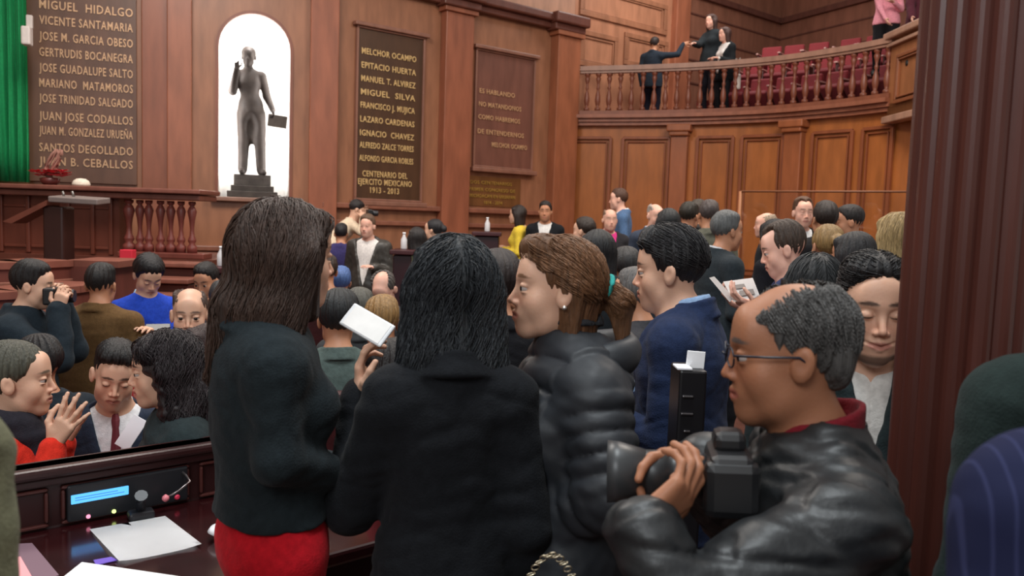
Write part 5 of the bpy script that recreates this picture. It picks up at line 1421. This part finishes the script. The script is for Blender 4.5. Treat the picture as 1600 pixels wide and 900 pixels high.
# photographers below the gilded plaque
P_(556, 328, 10.6, -64, 'person in a cream shirt bending over to photograph', nod=30, lean=.36, hcol=(36, 28, 28), skin='lt', top=('shirt', (236, 214, 186)), armR=('w', nv(566, 340, 10.35)), armL=('w', nv(572, 338, 10.7)), floor=0.0, s=.96)
small_camera(577, 333, 10.5, -66, 'camera held by the person in the cream shirt')
P_(533, 366, 9.75, 8, 'person in a purple-blue jacket seen from behind, under the cream shirt', hcol=(34, 30, 34), top=('coat', (64, 58, 106)), s=.96, floor=0)
P_(574, 354, 9.3, 168, 'man in an open dark jacket and white shirt below the gilded plaque', hcol=(110, 84, 66), skin='pk', top=('leather', (62, 58, 54)), shirt=(236, 230, 226), seg=.5, armL='front', floor=-.45 if False else -.45, s=1.04)
P_(531, 442, 6.6, 20, 'person in a light blue sweater low beside the purple-blue jacket', sit=True, hcol=(88, 120, 180), hair=('short', {'t': .012}), top=('sweater', (104, 146, 214)))
P_(508, 425, 6.0, 30, 'person in a beige jacket just right of the dark brown hair', sit=True, hcol=(60, 44, 36), top=('sweater', (214, 162, 128)))
P_(600, 452, 5.6, 168, 'seated man with a pale bald forehead, head bent forward', sit=True, nod=42, skin='pk', hcol=(90, 84, 80), hair=('short', {'t': .005, 'top': .002, 'bald': 1}), top=('jacket', (64, 66, 70)))
P_(561, 486, 4.7, 15, 'seated person with grey-green hair, seen from behind', sit=True, hcol=(98, 96, 88), top=('jacket', (60, 62, 64)))
P_(596, 506, 3.9, 20, 'seated person with sandy ochre hair behind the white phone', sit=True, nod=10, hcol=(164, 126, 78), top=('jacket', (70, 60, 52)))
P_(528, 500, 3.6, 15, 'seated person with black hair and a grey-green jacket beside the blazer woman', sit=True, hcol=(34, 36, 38), top=('jacket', (86, 100, 96)), hair=('short', {'t': .016, 'top': .02}))
P_(604, 590, 2.75, 90, 'person in a red top showing between the two women in black', sit=True, fem=True, hair=('long', {'L': .12}), hcol=(34, 28, 28), top=('sweater', (200, 32, 56)))
P_(651, 374, 8.8, 20, 'small dark-haired woman in a pale green top near the wall', fem=True, hair=('long', {'L': .12}), hcol=(44, 40, 40), top=('sweater', (178, 196, 150)), floor=-.45)
P_(677, 360, 9.2, 75, 'woman with dark hair pulled back in a blue-grey top, near the wall', fem=True, hair=('bun',), hcol=(34, 32, 36), skin='lt', top=('sweater', (116, 140, 152)), floor=-.45)
rY = P_(808, 336, 10.6, 78, 'woman in a bright yellow blouse with long dark hair', fem=True, skin='lt', hair=('long', {'L': .2}), hcol=(46, 34, 30), top=('blouse', (236, 204, 70)), armL='front', armR='front', bottom=(220, 196, 130), s=.98)
P_(852, 331, 10.3, 172, 'man in a black suit and open white shirt against the wall', skin='md', hcol=(34, 28, 26), top=('jacket', (28, 30, 34)), shirt=(232, 230, 228), s=1.0)
P_(966, 312, 10.1, 82, 'tall man in a steel blue jacket facing left by the right wall', skin='pk', hcol=(92, 62, 48), top=('jacket', (84, 112, 150)), shirt=(232, 232, 232), s=1.03)
P_(953, 344, 9.1, 186, 'bald man with a hot pink shirt and dark jacket', skin='pk', hcol=(150, 120, 100), hair=('short', {'t': .002, 'top': 0, 'bald': 1}), top=('jacket', (52, 50, 54)), shirt=(222, 64, 140), armR='front', floor=-.1)
P_(1024, 338, 8.3, 204, 'bald man in a blue-grey suit with a pale shirt and tie', skin='pk', hcol=(190, 176, 166), hair=('short', {'t': .003, 'top': 0, 'bald': 1}), top=('jacket', (58, 66, 82)), shirt=(206, 220, 236), tie=(150, 180, 206), nod=8)
P_(1043, 350, 6.9, 10, 'person with dark bobbed hair beside the bald man in blue-grey', fem=True, hair=('long', {'L': .1}), hcol=(44, 46, 48), top=('jacket', (50, 52, 58)))
P_(1077, 339, 7.4, -40, 'man with dark brown hair in a purple-grey jacket', hcol=(48, 42, 34), top=('jacket', (66, 66, 90)))
P_(1106, 337, 7.0, 8, 'man with greying hair in an olive grey jacket, seen from behind', hcol=(86, 76, 74), top=('jacket', (100, 100, 88)), skin='md')
P_(1090, 333, 8.2, -20, 'man with short dark hair glimpsed behind the olive grey jacket', hcol=(70, 60, 50), top=('jacket', (60, 60, 60)))
P_(1136, 362, 5.3, -72, 'grey-haired man in a charcoal suit facing right', hcol=(104, 106, 106), skin='md', top=('jacket', (48, 55, 60)), shirt=(210, 210, 214), armR='front', armL='front', wide=.05)
P_(912, 362, 7.6, 60, 'man with dark hair low beside the chestnut-haired woman', hcol=(52, 40, 34), skin='lt', top=('jacket', (56, 64, 70)))
P_(932, 396, 4.5, 12, 'person with black hair and a dark coat behind the chestnut hair', fem=True, hair=('long', {'L': .18}), hcol=(34, 34, 36), top=('coat', (38, 42, 46)), wide=.1)
P_(990, 462, 3.9, 60, 'grey-haired seated person beside the nose of the man in royal blue', sit=True, hcol=(110, 106, 104), top=('jacket', (60, 60, 64)))
P_(976, 420, 4.9, 12, 'person in a slate jacket between the chestnut hair and royal blue suit', hcol=(62, 60, 60), top=('jacket', (62, 68, 76)), s=.98)
P_(1196, 352, 8.0, 70, 'bald man glimpsed over the long black hair, near the glass screen', skin='pk', hcol=(170, 150, 130), hair=('short', {'t': .002, 'top': 0, 'bald': 1}), top=('jacket', (40, 42, 46)))
P_(1207, 372, 6.0, 36, 'woman with long black hair behind the man reading papers', fem=True, hair=('long', {'L': .3, 'w': .01}), hcol=(32, 30, 34), top=('coat', (28, 28, 34)))
rV = P_(1224, 390, 3.95, 78, 'man in a slate vest over a lilac shirt, reading papers', skin='pk', hcol=(70, 54, 44), nod=16, top=('vest', (62, 70, 104)), shirt=(214, 208, 238), hair=('short', {'t': .006, 'recede': 1}), armL=('w', nv(1182, 482, 3.72), nv(1240, 500, 3.70)), armR=('w', nv(1166, 482, 4.0)),
   handL=dict(f=V3(-1, 0, .4), n=V3(0, .3, 1), curl=.5), handR=dict(f=V3(-1, 0, .4), n=V3(0, -.3, 1), curl=.5), s=1.02)
def papers():
    Y = 3.8; c = W(1152, 456, Y); T = empty('newspaper', tuple(c)); tag(T, 'open white printed papers held by the man in the slate vest', 'newspaper')
    def page(pxs, Yn, nm):
        m = MB(); P = [Vector(W(x, y, yy) - c) for x, y, yy in pxs]; vs = [m.bm.verts.new(p) for p in P]; m.bm.faces.new(vs); bmesh.ops.solidify(m.bm, geom=m.bm.faces[:], thickness=.004)
        return m.build(nm, M('paper', (240, 236, 234)), T)
    page([(1130, 440, 3.9), (1176, 434, 4.0), (1188, 464, 3.8), (1146, 472, 3.7)], Y, 'page')
    page([(1108, 434, 3.72), (1116, 432, 3.78), (1148, 466, 3.76), (1140, 472, 3.7)], Y, 'folded_edge')
    for (a, b, c2, d) in (((1147, 447), (1162, 445), (1165, 451), (1150, 453)), ((1154, 456), (1176, 453), (1179, 461), (1158, 464))):
        m = MB(); n_ = Vector(_F) * -.010
        # print lies on the page plane
        A = [Vector(W(x, y, 3.9) - c) for x, y in ((1130, 440),)]
        P0, P1, P3 = Vector(W(1130, 440, 3.9) - c), Vector(W(1176, 434, 4.0) - c), Vector(W(1146, 472, 3.7) - c); nn = (P1 - P0).cross(P3 - P0).normalized()
        pts = []
        for x, y in (a, b, c2, d):
            r_ = Vector(ray(x, y)); o = Vector(EYE - c); t = (P0 - o).dot(nn) / r_.dot(nn); pts.append(o + r_ * t)
        sg = 1 if nn.dot(Vector(EYE - c)) > 0 else -1
        vs = [m.bm.verts.new(p + nn * sg * .006) for p in pts]; m.bm.faces.new(vs); m.build('printed_picture', M('paper', (120, 112, 108)), T)
papers()
P_(1255, 333, 7.3, 178, 'man with a receding hairline and white collar, facing the camera', skin='pk', hcol=(104, 74, 56), hair=('short', {'t': .005, 'recede': 1}), top=('jacket', (30, 30, 32)), shirt=(240, 240, 240), tie=(30, 30, 34), s=1.06)
P_(1288, 344, 6.0, 4, 'person with short dark brown hair seen from behind, left of the grey jacket', hcol=(50, 40, 36), hair=('short', {'t': .014, 'top': .02}), top=('coat', (34, 32, 34)))
P_(1326, 348, 6.2, 78, 'man with black hair and a white collar facing left, by the column', skin='md', hcol=(38, 32, 32), top=('jacket', (112, 108, 108)), shirt=(230, 228, 226), nod=6)
P_(1292, 386, 4.7, 8, 'woman with wavy dark blond hair pinned up, seen from behind', fem=True, hcol=(156, 124, 78), hair=('bun',), top=('jacket', (50, 46, 46)), nod=8)
P_(1270, 452, 3.15, 0, 'person with smooth black hair just above the photographer', fem=True, hcol=(40, 42, 44), hair=('long', {'L': .12, 'w': .01, 'SL': .2}), top=('coat', (30, 32, 34)), strand=700, s=1.0)
P_(1400, 372, 4.4, 16, 'woman with long ash blond hair beside the column', fem=True, hcol=(176, 150, 106), hair=('long', {'L': .22, 'w': .008, 'SL': .3}), top=('coat', (40, 38, 40)), strand=500)
P_(774, 446, 3.1, 18, 'man with thick dark brown hair between the two foreground women', hcol=(50, 40, 38), hair=('short', {'t': .016, 'top': .02}), top=('coat', (26, 26, 30)), s=.98)
P_(806, 446, 4.3, 196, 'person with a lined face partly hidden by the profile woman', skin='md', hcol=(80, 70, 64), top=('jacket', (50, 50, 54)))
P_(1330, 402, 4.0, 30, 'person with a dark hood low behind the slicked-back hair', fem=True, hcol=(40, 38, 40), hair=('long', {'L': .1}), top=('coat', (36, 36, 40)), s=.95)
# --- on the gallery
P_(1023, 70, 15.5, -34, 'person in a dark suit on the gallery stretching an arm to the right', hcol=(54, 44, 42), top=('jacket', (44, 54, 66)), armR=('w', nv(1068, 68, 15.4)), handR=dict(f=V3(1, 0, .1), n=V3(0, -1, 0)), floor=ZG, bottom=(30, 30, 44))
P_(1111, 34, 14.95, 128, 'taller dark-haired woman in black on the gallery', fem=True, skin='pk', hair=('long', {'L': .14}), hcol=(74, 50, 44), top=('coat', (38, 44, 48)), armR=('w', nv(1084, 68, 14.7)), floor=ZG + .0, s=1.05, bottom=(34, 32, 40))
P_(1132, 54, 14.45, 112, 'woman with a white blouse under a black jacket on the gallery', fem=True, skin='pk', hair=('long', {'L': .12}), hcol=(84, 58, 52), top=('jacket', (32, 36, 40)), shirt=(226, 222, 218), seg=.6, armL='front', armR='front', floor=ZG, s=1.0, bottom=(26, 26, 30))
T = empty('handbag', tuple(W(1152, 128, 14.2))); tag(T, 'white bag hanging beside the woman with the white blouse', 'bag'); MB().box((0, 0, 0), (.10, .12, .26), None, .03).build('bag_body', M('cloth', (216, 206, 198)), T); MB().tube([(-.03, 0, .12), (-.04, 0, .38), (.02, 0, .40), (.03, 0, .12)], .008, 6).build('strap', M('cloth', (180, 170, 160)), T)
P_(1388, -40, 12.2, 150, 'person in a pink blouse leaning at the gallery box, head out of view', fem=True, skin='pk', hair=('long', {'L': .1}), hcol=(60, 40, 40), top=('blouse', (240, 160, 176)), armR=('w', nv(1392, 50, 11.9)), armL='front', floor=ZG + .42, s=1.0, lean=.12)
P_(1444, -50, 11.4, 150, 'person in a dark maroon coat leaning at the gallery box', fem=True, skin='pk', hair=('long', {'L': .1}), hcol=(60, 40, 40), top=('coat', (84, 40, 52)), armR=('w', nv(1425, 38, 11.2)), armL='front', floor=ZG + .42, s=1.0, lean=.12)
sheet([(205, 664), (214, 652), (216, 676), (206, 692)], 1.0, 'name_card', 'tmp', 'card', M('paper', (240, 240, 244)))if False else None
